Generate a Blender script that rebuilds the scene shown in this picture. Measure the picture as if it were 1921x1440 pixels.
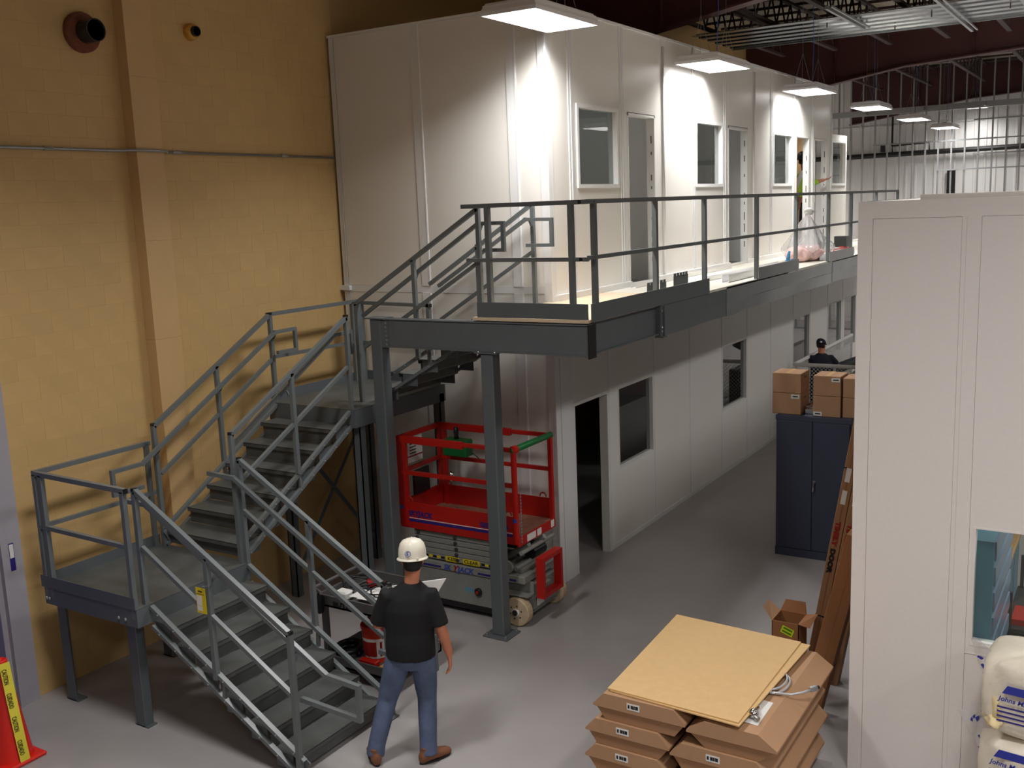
import bpy, bmesh, math, random
from mathutils import Vector, Matrix

scene = bpy.context.scene
for o in list(bpy.data.objects):
    bpy.data.objects.remove(o, do_unlink=True)
random.seed(7)
COL = scene.collection

# ------------------------------------------------------------------ camera
CAM = Vector((8.6645, -4.7393, 4.3935))
YAW, PITCH, ROLL, FPX = 0.5605, -0.1729, -0.0392, 1897.4
fw = Vector((-math.sin(YAW) * math.cos(PITCH), math.cos(YAW) * math.cos(PITCH), math.sin(PITCH)))
rt = fw.cross(Vector((0, 0, 1))).normalized()
up = rt.cross(fw)
cr, sr = math.cos(ROLL), math.sin(ROLL)
rt, up = cr * rt + sr * up, -sr * rt + cr * up
cd = bpy.data.cameras.new('camera')
cd.sensor_fit = 'HORIZONTAL'
cd.sensor_width = 36.0
cd.lens = FPX / 1921.0 * 36.0
cd.clip_start = 0.05
cd.clip_end = 200
camo = bpy.data.objects.new('camera', cd)
COL.objects.link(camo)
camo.matrix_world = Matrix(((rt.x, up.x, -fw.x, CAM.x), (rt.y, up.y, -fw.y, CAM.y), (rt.z, up.z, -fw.z, CAM.z), (0, 0, 0, 1)))
scene.camera = camo

# ------------------------------------------------------------------ world and exposure
wd = bpy.data.worlds.new('world')
scene.world = wd
wd.use_nodes = True
wd.node_tree.nodes['Background'].inputs[0].default_value = (0.9, 0.93, 1.0, 1)
wd.node_tree.nodes['Background'].inputs[1].default_value = 0.005
scene.view_settings.view_transform = 'Standard'
scene.view_settings.look = 'None'
scene.view_settings.exposure = 0.0
scene.view_settings.gamma = 1.0
scene.view_settings.use_curve_mapping = False
LAMP_STRENGTH = 3.4
LAMP_WATTS = 93.0
LAMP_SPREAD = 141.0
LAMP_COLOR = (1.0, 0.99, 0.98, 1)

# ------------------------------------------------------------------ key sizes (metres)
W, YE, H, DZ = 3.07, 5.09, 6.505, 3.33      # front wall plane, end wall plane, wall top, deck level
L1, L2 = 1.171, 2.335                       # the two landings
LANE = 4.335                                # outer edge of the walkway

# ------------------------------------------------------------------ materials
def lin(c):
    c = c / 255.0
    return c / 12.92 if c <= 0.04045 else ((c + 0.055) / 1.055) ** 2.4
def C8(r, g, b): return (lin(r), lin(g), lin(b), 1)
MATS = {}
def mat(name, col, rough=0.5, metal=0.0, noise=0.0, nscale=8.0, bump=0.0, bscale=60.0, spec=0.5, stretch=None, rand=0.0):
    if name in MATS: return MATS[name]
    m = bpy.data.materials.new(name)
    m.use_nodes = True
    nt = m.node_tree
    b = nt.nodes['Principled BSDF']
    b.inputs['Base Color'].default_value = col
    b.inputs['Roughness'].default_value = rough
    b.inputs['Metallic'].default_value = metal
    b.inputs['Specular IOR Level'].default_value = spec
    if noise or bump or rand:
        tc = nt.nodes.new('ShaderNodeTexCoord')
        mp = nt.nodes.new('ShaderNodeMapping')
        if stretch: mp.inputs['Scale'].default_value = stretch
        nt.links.new(tc.outputs['Object'], mp.inputs[0])
    src = None
    if noise:
        n = nt.nodes.new('ShaderNodeTexNoise')
        n.inputs['Scale'].default_value = nscale
        n.inputs['Detail'].default_value = 5
        n.inputs['Roughness'].default_value = 0.6
        nt.links.new(mp.outputs[0], n.inputs['Vector'])
        mr = nt.nodes.new('ShaderNodeMapRange')
        mr.inputs['From Min'].default_value = 0.3
        mr.inputs['From Max'].default_value = 0.7
        mr.inputs['To Min'].default_value = 1 - noise
        mr.inputs['To Max'].default_value = 1 + noise
        nt.links.new(n.outputs['Fac'], mr.inputs['Value'])
        src = mr.outputs[0]
    if rand:
        oi = nt.nodes.new('ShaderNodeObjectInfo')
        mr2 = nt.nodes.new('ShaderNodeMapRange')
        mr2.inputs['To Min'].default_value = 1 - rand
        mr2.inputs['To Max'].default_value = 1 + rand
        nt.links.new(oi.outputs['Random'], mr2.inputs['Value'])
        if src:
            mu = nt.nodes.new('ShaderNodeMath'); mu.operation = 'MULTIPLY'
            nt.links.new(src, mu.inputs[0]); nt.links.new(mr2.outputs[0], mu.inputs[1])
            src = mu.outputs[0]
        else: src = mr2.outputs[0]
    if src:
        mx = nt.nodes.new('ShaderNodeMix'); mx.data_type = 'RGBA'; mx.blend_type = 'MULTIPLY'
        mx.inputs[0].default_value = 1.0
        mx.inputs[6].default_value = col
        nt.links.new(src, mx.inputs[7])
        nt.links.new(mx.outputs[2], b.inputs['Base Color'])
    if bump:
        n2 = nt.nodes.new('ShaderNodeTexNoise')
        n2.inputs['Scale'].default_value = bscale
        n2.inputs['Detail'].default_value = 3
        nt.links.new(mp.outputs[0], n2.inputs['Vector'])
        bp = nt.nodes.new('ShaderNodeBump')
        bp.inputs['Strength'].default_value = bump
        bp.inputs['Distance'].default_value = 0.01
        nt.links.new(n2.outputs['Fac'], bp.inputs['Height'])
        nt.links.new(bp.outputs[0], b.inputs['Normal'])
    MATS[name] = m
    return m
def emit_mat(name, col, strength):
    m = bpy.data.materials.new(name); m.use_nodes = True
    nt = m.node_tree; nt.nodes.clear()
    o = nt.nodes.new('ShaderNodeOutputMaterial'); e = nt.nodes.new('ShaderNodeEmission')
    e.inputs[0].default_value = col; e.inputs[1].default_value = strength
    nt.links.new(e.outputs[0], o.inputs[0]); MATS[name] = m
    return m
def glass_mat(name, tint, refl=1.0, rough=0.0, milky=0.0):
    m = bpy.data.materials.new(name); m.use_nodes = True
    nt = m.node_tree; nt.nodes.clear()
    o = nt.nodes.new('ShaderNodeOutputMaterial'); mx = nt.nodes.new('ShaderNodeMixShader')
    t = nt.nodes.new('ShaderNodeBsdfTransparent'); g = nt.nodes.new('ShaderNodeBsdfGlossy')
    fr = nt.nodes.new('ShaderNodeFresnel'); fr.inputs[0].default_value = 1.5
    mu = nt.nodes.new('ShaderNodeMath'); mu.operation = 'MULTIPLY'; mu.inputs[1].default_value = refl; mu.use_clamp = True
    t.inputs[0].default_value = tint; g.inputs['Roughness'].default_value = rough
    ge = nt.nodes.new('ShaderNodeNewGeometry'); iv = nt.nodes.new('ShaderNodeMath'); iv.operation = 'SUBTRACT'; iv.inputs[0].default_value = 1.0
    m3 = nt.nodes.new('ShaderNodeMath'); m3.operation = 'MULTIPLY'
    nt.links.new(ge.outputs['Backfacing'], iv.inputs[1]); nt.links.new(mu.outputs[0], m3.inputs[0]); nt.links.new(iv.outputs[0], m3.inputs[1])
    nt.links.new(fr.outputs[0], mu.inputs[0]); nt.links.new(m3.outputs[0], mx.inputs[0])
    base = t.outputs[0]
    if milky:
        df = nt.nodes.new('ShaderNodeBsdfDiffuse'); df.inputs[0].default_value = (.9, .9, .9, 1)
        m2 = nt.nodes.new('ShaderNodeMixShader'); m2.inputs[0].default_value = milky
        nt.links.new(t.outputs[0], m2.inputs[1]); nt.links.new(df.outputs[0], m2.inputs[2]); base = m2.outputs[0]
    nt.links.new(base, mx.inputs[1]); nt.links.new(g.outputs[0], mx.inputs[2])
    nt.links.new(mx.outputs[0], o.inputs[0]); MATS[name] = m
    return m

M_floor = mat('floor_paint', C8(166, 161, 160), 0.33, noise=0.07, nscale=1.3, bump=0.02, bscale=25)
M_yellow = mat('ochre_block_paint', C8(204, 170, 114), 0.6, noise=0.05, nscale=3.0, bump=0.12, bscale=90, rand=0.025)
M_mortar = mat('ochre_mortar', C8(192, 158, 104), 0.75)
M_pil = mat('ochre_pilaster_paint', C8(208, 172, 120), 0.55, noise=0.04, nscale=2.0)
M_steel = mat('grey_steel_paint', C8(92, 98, 101), 0.42, noise=0.05, nscale=6)
M_steel2 = mat('grey_rail_paint', C8(104, 110, 111), 0.33, noise=0.04, nscale=6)
M_tread = mat('worn_tread_paint', C8(84, 86, 84), 0.5, noise=0.16, nscale=5)
M_black = mat('black_plastic', C8(22, 22, 24), 0.4)
M_panel = mat('white_wall_panel', C8(228, 224, 217), 0.34, noise=0.012, nscale=2)
M_batten = mat('white_aluminium_batten', C8(226, 225, 224), 0.25)
M_panel2 = mat('pale_grey_wall_panel', C8(236, 230, 226), 0.55, noise=0.015, nscale=30)
M_alu = mat('white_window_frame', C8(232, 232, 230), 0.3)
M_galv = mat('galvanised_sheet', C8(176, 180, 182), 0.24, metal=0.85, noise=0.12, nscale=3)
M_galvd = mat('galvanised_stud', C8(170, 172, 174), 0.35, metal=0.75, noise=0.06)
M_ply = mat('plywood_deck', C8(216, 194, 164), 0.5, noise=0.07, nscale=4, stretch=(1, .2, 1))
M_resin = mat('cream_deck_coating', C8(222, 218, 204), 0.35, noise=0.04, nscale=3)
M_beam = mat('oxide_red_steel', C8(70, 34, 30), 0.6, noise=0.08)
M_dark = mat('dark_steel_joist', C8(58, 40, 36), 0.6)
M_roof = mat('pale_roof_deck', C8(170, 160, 142), 0.7)
M_farw = mat('white_corrugated_cladding', C8(238, 236, 232), 0.5)
M_pipeblk = mat('black_iron_pipe', C8(34, 32, 32), 0.5)
M_lamp = mat('lamp_housing_white', C8(225, 222, 222), 0.4)
M_emit = emit_mat('lamp_diffuser_glow', LAMP_COLOR, LAMP_STRENGTH)
M_wire = mat('hanger_wire', C8(150, 150, 150), 0.4, metal=0.8)
M_bluewire = mat('blue_lamp_cable', C8(60, 95, 170), 0.5)
M_glass = glass_mat('window_glass', (0.78, 0.82, 0.81, 1), 1.6)
M_red = mat('lift_red_paint', C8(182, 26, 18), 0.42, noise=0.06, nscale=5)
M_liftgrey = mat('lift_grey_paint', C8(138, 138, 132), 0.45, noise=0.08, nscale=6)
M_liftdark = mat('lift_dark_steel', C8(50, 50, 50), 0.5)
M_green = mat('control_box_green', C8(14, 112, 52), 0.45)
M_plygrit = mat('gritty_platform_floor', C8(140, 96, 76), 0.8, noise=0.2, nscale=12)
M_navy = mat('navy_decal', C8(42, 34, 120), 0.5)
M_decalblue = mat('blue_decal', C8(52, 70, 160), 0.5)
M_white = mat('white_label', C8(228, 226, 222), 0.6)
M_yellowtape = mat('yellow_decal', C8(228, 204, 30), 0.5)
M_tyre = mat('cream_solid_tyre', C8(196, 176, 144), 0.7, noise=0.12, nscale=9)
M_card = mat('corrugated_cardboard', C8(164, 122, 88), 0.75, noise=0.05, nscale=4, rand=0.05)
M_card2 = mat('tan_cardboard', C8(176, 136, 102), 0.75, noise=0.05, nscale=4)
M_cardd = mat('brown_cardboard', C8(150, 100, 62), 0.75, noise=0.06, nscale=4)
M_mdf = mat('hardboard_tan', C8(216, 178, 122), 0.6, noise=0.04, nscale=14)
M_mdfe = mat('hardboard_edge', C8(196, 156, 100), 0.7)
M_cab = mat('navy_cabinet_paint', C8(62, 68, 88), 0.42, noise=0.04)
M_chrome = mat('chrome', C8(210, 210, 212), 0.15, metal=1.0)
M_braid = mat('braided_steel_hose', C8(196, 196, 200), 0.35, metal=0.4)
M_skin = mat('skin', C8(206, 132, 100), 0.5, noise=0.05, nscale=20)
M_skin2 = mat('skin_brown', C8(150, 92, 72), 0.5)
M_hair = mat('dark_hair', C8(30, 22, 20), 0.6)
M_tee = mat('black_tshirt', C8(15, 15, 17), 0.85, noise=0.1, nscale=6)
M_jeans = mat('blue_denim', C8(84, 96, 124), 0.85, noise=0.25, nscale=7)
M_boot = mat('brown_leather', C8(124, 78, 52), 0.6, noise=0.1)
M_hat = mat('white_hard_hat', C8(236, 230, 212), 0.35, noise=0.03)
M_orange = mat('cone_red_orange', C8(228, 38, 26), 0.4)
M_tape = mat('caution_tape_yellow', C8(228, 214, 70), 0.35)
M_print = mat('faded_black_print', C8(70, 66, 34), 0.6)
M_ink = mat('black_ink', C8(20, 20, 20), 0.6)
M_redink = mat('red_ink', C8(150, 26, 22), 0.6)
M_bluedoor = mat('blue_door_paint', C8(24, 36, 150), 0.4)
M_jamb = mat('grey_door_frame', C8(168, 164, 172), 0.45, noise=0.04)
M_rust = mat('rusty_sleeve', C8(120, 66, 44), 0.8, noise=0.25, nscale=12)
M_ochre = mat('ochre_sleeve', C8(206, 150, 60), 0.6, noise=0.1)
M_bag = mat('white_insulation_bag', C8(226, 216, 198), 0.4, noise=0.08, nscale=6, bump=0.9, bscale=9)
M_bagcream = mat('cream_insulation', C8(226, 206, 160), 0.8, noise=0.08)
M_bagblue = mat('blue_bag_print', C8(38, 48, 150), 0.5)
M_teal = mat('teal_shelf_paint', C8(100, 148, 164), 0.5, noise=0.03)
M_bin = mat('steel_blue_bin', C8(120, 140, 160), 0.3)
M_wood = mat('light_wood', C8(206, 164, 106), 0.5, noise=0.08, nscale=3, stretch=(1, 8, 1))
M_hivis = mat('hi_vis_green', C8(150, 190, 40), 0.7)
M_shirtw = mat('light_grey_shirt', C8(222, 218, 212), 0.8)
M_darkcloth = mat('dark_trousers', C8(34, 34, 38), 0.85)
M_navycloth = mat('navy_shirt', C8(28, 30, 46), 0.85)
M_cartgrey = mat('dark_grey_cart_plastic', C8(88, 86, 86), 0.5, noise=0.08)
M_bucket = mat('orange_red_bucket', C8(214, 58, 34), 0.45)
M_limetag = mat('lime_sticker', C8(206, 224, 40), 0.5)
M_limeprint = mat('green_print', C8(70, 120, 20), 0.6)
M_pink = mat('pink_insulation', C8(244, 206, 200), 0.9, noise=0.15, nscale=10)
M_film = glass_mat('clear_plastic_film', (0.95, 0.95, 0.96, 1), 2.0, 0.15, 0.36)
M_glove = mat('blue_work_glove', C8(40, 120, 160), 0.7)
M_meshwhite = mat('white_mesh_paint', C8(228, 224, 220), 0.4)
M_inner = mat('interior_grey_wall', C8(218, 216, 212), 0.6)
M_chip = mat('grey_floor_sheet', C8(150, 150, 146), 0.6)

# ------------------------------------------------------------------ mesh helpers
class MB:
    def __init__(s): s.v = []; s.f = []
    def add(s, vs, fs):
        n = len(s.v); s.v += [tuple(v) for v in vs]; s.f += [tuple(i + n for i in f) for f in fs]; return s
    def box(s, x0, x1, y0, y1, z0, z1):
        vs = [(x, y, z) for z in (z0, z1) for y in (y0, y1) for x in (x0, x1)]
        return s.add(vs, [(0, 2, 3, 1), (4, 5, 7, 6), (0, 1, 5, 4), (2, 6, 7, 3), (0, 4, 6, 2), (1, 3, 7, 5)])
    def cbox(s, x0, x1, y0, y1, z0, z1, c):
        """box with chamfered edges"""
        cx, cy, cz = (x0 + x1) / 2, (y0 + y1) / 2, (z0 + z1) / 2
        hx, hy, hz = (x1 - x0) / 2, (y1 - y0) / 2, (z1 - z0) / 2
        vs = []; ix = {}
        for sx in (-1, 1):
            for sy in (-1, 1):
                for sz in (-1, 1):
                    for k in range(3):
                        d = [hx - c, hy - c, hz - c]; d[k] += c
                        ix[(sx, sy, sz, k)] = len(vs)
                        vs.append((cx + sx * d[0], cy + sy * d[1], cz + sz * d[2]))
        fs = []
        for k in range(3):
            a, b = [(1, 2), (0, 2), (0, 1)][k]
            for sg in (-1, 1):
                q = []
                for sa, sb in ((-1, -1), (1, -1), (1, 1), (-1, 1)):
                    t = [0, 0, 0]; t[k] = sg; t[a] = sa; t[b] = sb
                    q.append(ix[(t[0], t[1], t[2], k)])
                fs.append(tuple(q))
        for k in range(3):
            a, b = [(1, 2), (0, 2), (0, 1)][k]
            for sa in (-1, 1):
                for sb in (-1, 1):
                    q = []
                    for sk, kk in ((-1, a), (1, a), (1, b), (-1, b)):
                        t = [0, 0, 0]; t[k] = sk; t[a] = sa; t[b] = sb
                        q.append(ix[(t[0], t[1], t[2], kk)])
                    fs.append(tuple(q))
        for sx in (-1, 1):
            for sy in (-1, 1):
                for sz in (-1, 1): fs.append(tuple(ix[(sx, sy, sz, k)] for k in range(3)))
        return s.add(vs, fs)
    def bar(s, p, q, w, h, upv=(0, 0, 1)):
        p, q = Vector(p), Vector(q); d = (q - p).normalized(); u = Vector(upv)
        if abs(d.dot(u)) > 0.97: u = Vector((0, 1, 0))
        sd = d.cross(u).normalized() * (w / 2); u2 = sd.normalized().cross(d).normalized() * (h / 2)
        vs = [a + i * sd + j * u2 for a in (p, q) for i, j in ((-1, -1), (1, -1), (1, 1), (-1, 1))]
        return s.add(vs, [(0, 3, 2, 1), (4, 5, 6, 7)] + [(i, (i + 1) % 4, 4 + (i + 1) % 4, 4 + i) for i in range(4)])
    def path(s, pts, w, h):
        for i, (a, b) in enumerate(zip(pts[:-1], pts[1:])):
            a, b = Vector(a), Vector(b); e = (b - a).normalized() * min(w, h) * 0.45; k = 1 - .03 * (i % 2)
            s.bar(a - e, b + e, w * k, h * k)
        return s
    def tube(s, pts, r, n=8, caps=True):
        pts = [Vector(p) for p in pts]; base = len(s.v); prev = None
        for i, p in enumerate(pts):
            t = (pts[min(i + 1, len(pts) - 1)] - pts[max(i - 1, 0)]).normalized()
            if prev is None:
                a = Vector((0, 0, 1)) if abs(t.z) < 0.9 else Vector((1, 0, 0)); u = t.cross(a).normalized()
            else: u = (prev - t * prev.dot(t)).normalized()
            prev = u; w = t.cross(u)
            rr = r[i] if isinstance(r, (list, tuple)) else r
            s.v += [tuple(p + (u * math.cos(2 * math.pi * k / n) + w * math.sin(2 * math.pi * k / n)) * rr) for k in range(n)]
        for i in range(len(pts) - 1):
            for k in range(n):
                s.f.append((base + i * n + k, base + i * n + (k + 1) % n, base + (i + 1) * n + (k + 1) % n, base + (i + 1) * n + k))
        if caps:
            s.f.append(tuple(base + k for k in range(n))[::-1]); s.f.append(tuple(base + (len(pts) - 1) * n + k for k in range(n)))
        return s
    def loft(s, rings, n=16):
        """rings: (center, axis_a (Vector incl. radius), axis_b)"""
        base = len(s.v)
        for c, a, b in rings:
            c, a, b = Vector(c), Vector(a), Vector(b)
            s.v += [tuple(c + a * math.cos(2 * math.pi * k / n) + b * math.sin(2 * math.pi * k / n)) for k in range(n)]
        m = len(rings)
        for i in range(m - 1):
            for k in range(n):
                s.f.append((base + i * n + k, base + i * n + (k + 1) % n, base + (i + 1) * n + (k + 1) % n, base + (i + 1) * n + k))
        s.f.append(tuple(base + k for k in range(n))[::-1]); s.f.append(tuple(base + (m - 1) * n + k for k in range(n)))
        return s
    def lathe(s, prof, c=(0, 0, 0), n=20, axis='z', caps=True):
        base = len(s.v); c = Vector(c)
        for r, h in prof:
            for k in range(n):
                a = 2 * math.pi * k / n; x, y = r * math.cos(a), r * math.sin(a)
                p = {'z': (x, y, h), 'x': (h, x, y), 'y': (x, h, y)}[axis]
                s.v.append(tuple(c + Vector(p)))
        m = len(prof)
        for i in range(m - 1):
            for k in range(n):
                s.f.append((base + i * n + k, base + i * n + (k + 1) % n, base + (i + 1) * n + (k + 1) % n, base + (i + 1) * n + k))
        if caps:
            s.f.append(tuple(base + k for k in range(n))[::-1]); s.f.append(tuple(base + (m - 1) * n + k for k in range(n)))
        return s
    def prism(s, poly, axis, a0, a1):
        n = len(poly)
        def pt(p, a): return {'x': (a, p[0], p[1]), 'y': (p[0], a, p[1]), 'z': (p[0], p[1], a)}[axis]
        vs = [pt(p, a0) for p in poly] + [pt(p, a1) for p in poly]
        return s.add(vs, [tuple(range(n))[::-1], tuple(range(n, 2 * n))] + [(i, (i + 1) % n, n + (i + 1) % n, n + i) for i in range(n)])
    def sph(s, c, rx, ry, rz, n=12, m=8):
        prof = []
        base = len(s.v); c = Vector(c)
        for i in range(1, m):
            t = math.pi * i / m
            for k in range(n):
                a = 2 * math.pi * k / n
                s.v.append((c.x + rx * math.sin(t) * math.cos(a), c.y + ry * math.sin(t) * math.sin(a), c.z + rz * math.cos(t)))
        s.v.append((c.x, c.y, c.z + rz)); s.v.append((c.x, c.y, c.z - rz)); tp, bt = len(s.v) - 2, len(s.v) - 1
        for i in range(m - 2):
            for k in range(n):
                s.f.append((base + i * n + k, base + (i + 1) * n + k, base + (i + 1) * n + (k + 1) % n, base + i * n + (k + 1) % n))
        for k in range(n):
            s.f.append((tp, base + k, base + (k + 1) % n)); s.f.append((bt, base + (m - 2) * n + (k + 1) % n, base + (m - 2) * n + k))
        return s
    def quad(s, a, b, c, d): return s.add([a, b, c, d], [(0, 1, 2, 3)])
    def grid(s, fn, nu, nv):
        vs = [fn(i / nu, j / nv) for j in range(nv + 1) for i in range(nu + 1)]
        return s.add(vs, [(j * (nu + 1) + i, j * (nu + 1) + i + 1, (j + 1) * (nu + 1) + i + 1, (j + 1) * (nu + 1) + i) for j in range(nv) for i in range(nu)])
    def xf(s, M):
        s.v = [tuple(M @ Vector(v)) for v in s.v]; return s
    def mesh(s, name, m, off=(0, 0, 0), smooth=False, normals=True):
        me = bpy.data.meshes.new(name)
        me.from_pydata([(v[0] - off[0], v[1] - off[1], v[2] - off[2]) for v in s.v], [], s.f)
        if normals:
            bm = bmesh.new(); bm.from_mesh(me); bmesh.ops.recalc_face_normals(bm, faces=bm.faces); bm.to_mesh(me); bm.free()
        me.materials.append(m)
        if smooth:
            for p in me.polygons: p.use_smooth = True
        return me

def root_of(o):
    while o.parent: o = o.parent
    return o
def part(name, mb, m, parent, smooth=False, label=None, local=False, kind=None):
    r = root_of(parent)
    off = (0, 0, 0) if local else r.location
    o = bpy.data.objects.new(name, mb.mesh(name, m, off, smooth))
    COL.objects.link(o); o.parent = parent
    if label: o['label'] = label
    if kind: o['kind'] = kind
    return o
def tag(o, label=None, cat=None, group=None, kind=None):
    if label: o['label'] = label
    if cat: o['category'] = cat
    if group: o['group'] = group
    if kind: o['kind'] = kind
    return o
def thing(name, loc, label, cat, group=None, rz=0.0):
    o = bpy.data.objects.new(name, None); COL.objects.link(o)
    o.empty_display_size = 0.1
    o.location = loc; o.rotation_euler = (0, 0, rz)
    return tag(o, label, cat, group)
def frame(name, loc, label=None):
    o = bpy.data.objects.new(name, None); COL.objects.link(o); o.location = loc
    o.empty_display_size = 0.1
    o['kind'] = 'structure'
    if label: o['label'] = label
    return o
def solo(name, mb, m, label=None, cat=None, group=None, kind=None, smooth=False):
    xs = [v[0] for v in mb.v]; ys = [v[1] for v in mb.v]; zs = [v[2] for v in mb.v]
    loc = ((min(xs) + max(xs)) / 2, (min(ys) + max(ys)) / 2, min(zs))
    o = bpy.data.objects.new(name, mb.mesh(name, m, loc, smooth)); COL.objects.link(o); o.location = loc
    return tag(o, label, cat, group, kind)
def child_inst(name, me, parent, loc):
    o = bpy.data.objects.new(name, me); COL.objects.link(o); o.parent = parent; o.location = loc
    return o
def text_mb(body, size, origin, right, upv, depth=0.0015, bold=0.0, shear=0.0, align='LEFT', width=None):
    cu = bpy.data.curves.new('txt', 'FONT'); cu.body = body; cu.size = size; cu.extrude = depth; cu.offset = bold; cu.shear = shear
    cu.align_x = align; cu.resolution_u = 3
    ob = bpy.data.objects.new('txt', cu); COL.objects.link(ob)
    dg = bpy.context.evaluated_depsgraph_get(); dg.update()
    me = bpy.data.meshes.new_from_object(ob.evaluated_get(dg))
    right, upv = Vector(right).normalized(), Vector(upv).normalized(); nrm = right.cross(upv)
    vs = [tuple(v.co) for v in me.vertices]
    k = 1.0
    if width:
        xs = [v[0] for v in vs]; k = width / max(1e-6, max(xs) - min(xs))
    mb = MB(); origin = Vector(origin)
    mb.add([origin + right * v[0] * k + upv * v[1] + nrm * (v[2] + depth) for v in vs], [tuple(p.vertices) for p in me.polygons])
    bpy.data.objects.remove(ob); bpy.data.curves.remove(cu); bpy.data.meshes.remove(me)
    return mb
def remeshed(mb, name, m, voxel, smooth=4):
    me = mb.mesh('tmp', m); ob = bpy.data.objects.new('tmp', me); COL.objects.link(ob)
    md = ob.modifiers.new('r', 'REMESH'); md.mode = 'VOXEL'; md.voxel_size = voxel; md.use_smooth_shade = True
    sm = ob.modifiers.new('s', 'SMOOTH'); sm.factor = 0.5; sm.iterations = smooth
    dg = bpy.context.evaluated_depsgraph_get(); dg.update()
    out = bpy.data.meshes.new_from_object(ob.evaluated_get(dg)); out.name = name
    out.materials.clear(); out.materials.append(m)
    for p in out.polygons: p.use_smooth = True
    bpy.data.objects.remove(ob); bpy.data.meshes.remove(me)
    return out
M_smear = mat('brown_adhesive', C8(92, 78, 72), 0.8)

# ================================================================== SETTING
M_hall = mat('brown_hall_wall', C8(124, 100, 74), 0.7, noise=.05)
RX, RY0, RY1, RZ = 26.0, -14.0, 31.5, 8.3
solo('floor', MB().box(-4.3, RX, RY0, RY1, -0.2, 0.0), M_floor, 'grey painted concrete floor', kind='structure')
# floor scuffs / cracks are part of the paint
solo('wall_right', MB().box(RX, RX + .2, RY0, RY1, 0, RZ), M_hall, kind='structure')
solo('wall_back', MB().box(0, RX, RY0 - .2, RY0, 0, RZ), M_hall, kind='structure')

# ---- ochre block wall on the left
BY0, BY1, BZ1 = 0.40, 5.20, 7.2
wl = frame('wall_left', (0, 2.8, 0), 'ochre painted concrete block wall')
m = MB()
m.box(-.3, -.0018, BY0, BY1, 0, BZ1)
m.box(-.3, 0, BY0, BY1, BZ1, RZ)
m.box(-.3, 0, BY1, 21.0, 0, RZ)
m.box(-.3, 0, -2.2, BY0, 3.3, RZ)
m.box(-.3, 0, RY0, -2.2, 0, RZ)
part('mortar_bed', m, M_mortar, wl)
bl, bh = 0.40, 0.20
full = MB().cbox(-.05, 0.0, -bl / 2 + .0005, bl / 2 - .0005, .0005, bh - .0005, .0016).mesh('block', M_yellow)
cells = []
for r in range(int(BZ1 / bh)):
    y = BY0 - (0.2 if r % 2 else 0.0)
    while y < BY1 - 0.01:
        y0, y1 = max(y, BY0), min(y + bl, BY1)
        if not (2.05 < y0 and y1 < 2.34): cells.append(((y0 + y1) / 2, r * bh, y1 - y0))
        y += bl
cells.sort(key=lambda c: (Vector((0, c[0], c[1])) - CAM).length)
cache = {}
rest = MB()
for i, (yc, z, ln) in enumerate(cells):
    if i < 300:
        k = round(ln, 3)
        if k not in cache:
            cache[k] = full if abs(ln - bl) < .01 else MB().cbox(-.05, 0.0, -ln / 2 + .0005, ln / 2 - .0005, .0005, bh - .0005, .0016).mesh('block', M_yellow)
        child_inst('block', cache[k], wl, (0, yc - 2.8, z))
    else:
        rest.cbox(-.05, 0.0, yc - ln / 2 + .0005, yc + ln / 2 - .0005, z + .0005, z + bh - .0005, .0016)
if rest.v: part('upper_blocks', rest, M_yellow, wl, kind='stuff')
pl = frame('pilaster', (0.07, 2.19, 0), 'smooth ochre pilaster standing proud of the block wall')
zz = 0.0
for h in (1.6, 1.6, 1.0, 1.6, 1.6, 0.9):
    part('pilaster_course', MB().cbox(0, .147, 2.03, 2.36, zz + .0004, min(RZ, zz + h) - .0004, .002), M_pil, pl); zz += h

# ---- door in the block wall
d1 = frame('door_1', (0, -0.9, 0), 'blue door in a wide grey steel frame')
m = MB(); m.box(-.12, .05, .20, .40, 0, 3.3); m.box(-.12, .05, -2.2, -2.0, 0, 3.3); m.box(-.12, .05, -2.0, .20, 3.1, 3.3)
m.box(-.16, .02, .14, .20, 0, 3.1); m.box(-.05, .075, .19, .225, 0, 3.3)
part('door_frame', m, M_jamb, d1)
part('door_leaf', MB().cbox(-.16, -.11, -2.0, .14, .01, 3.1, .006), M_bluedoor, d1)
st = part('sticker', MB().box(.0501, .0515, .275, .325, 1.30, 1.56), M_navy, d1, label='small purple and white sticker')
part('sticker_photo', MB().box(.0516, .0522, .28, .32, 1.42, 1.55), M_white, st)

# ---- ceiling with ribs
cl = solo('ceiling', MB().box(-4.3, RX, RY0, RY1, RZ, RZ + .2), M_roof, 'pale metal roof deck', kind='structure')
m = MB()
y = 8.0
while y < RY1: m.box(0, RX, y, y + .05, RZ - .05, RZ); y += .9
part('deck_rib', m, M_dark, cl, kind='stuff')

# ---- corrugated far wall
solo('wall_alcove', MB().box(-4.3, -4.1, 20.8, RY1, 0, RZ).box(-4.1, -.3, 20.8, 21.0, 0, RZ), M_farw, kind='structure')
wf = solo('wall_far', MB().box(-4.3, RX, RY1, RY1 + .2, 0, RZ), M_farw, 'white corrugated metal wall', kind='structure')
m = MB(); x = -4.0
while x < 14: m.prism([(x, RY1), (x + .03, RY1 - .035), (x + .07, RY1 - .035), (x + .10, RY1)], 'z', 0.0, RZ); x += .30
part('cladding_rib', m, M_farw, wf, kind='stuff')
part('seam', MB().box(-4, 14, RY1 - .045, RY1 - .002, 6.55, 6.60), M_farw, wf)

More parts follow.
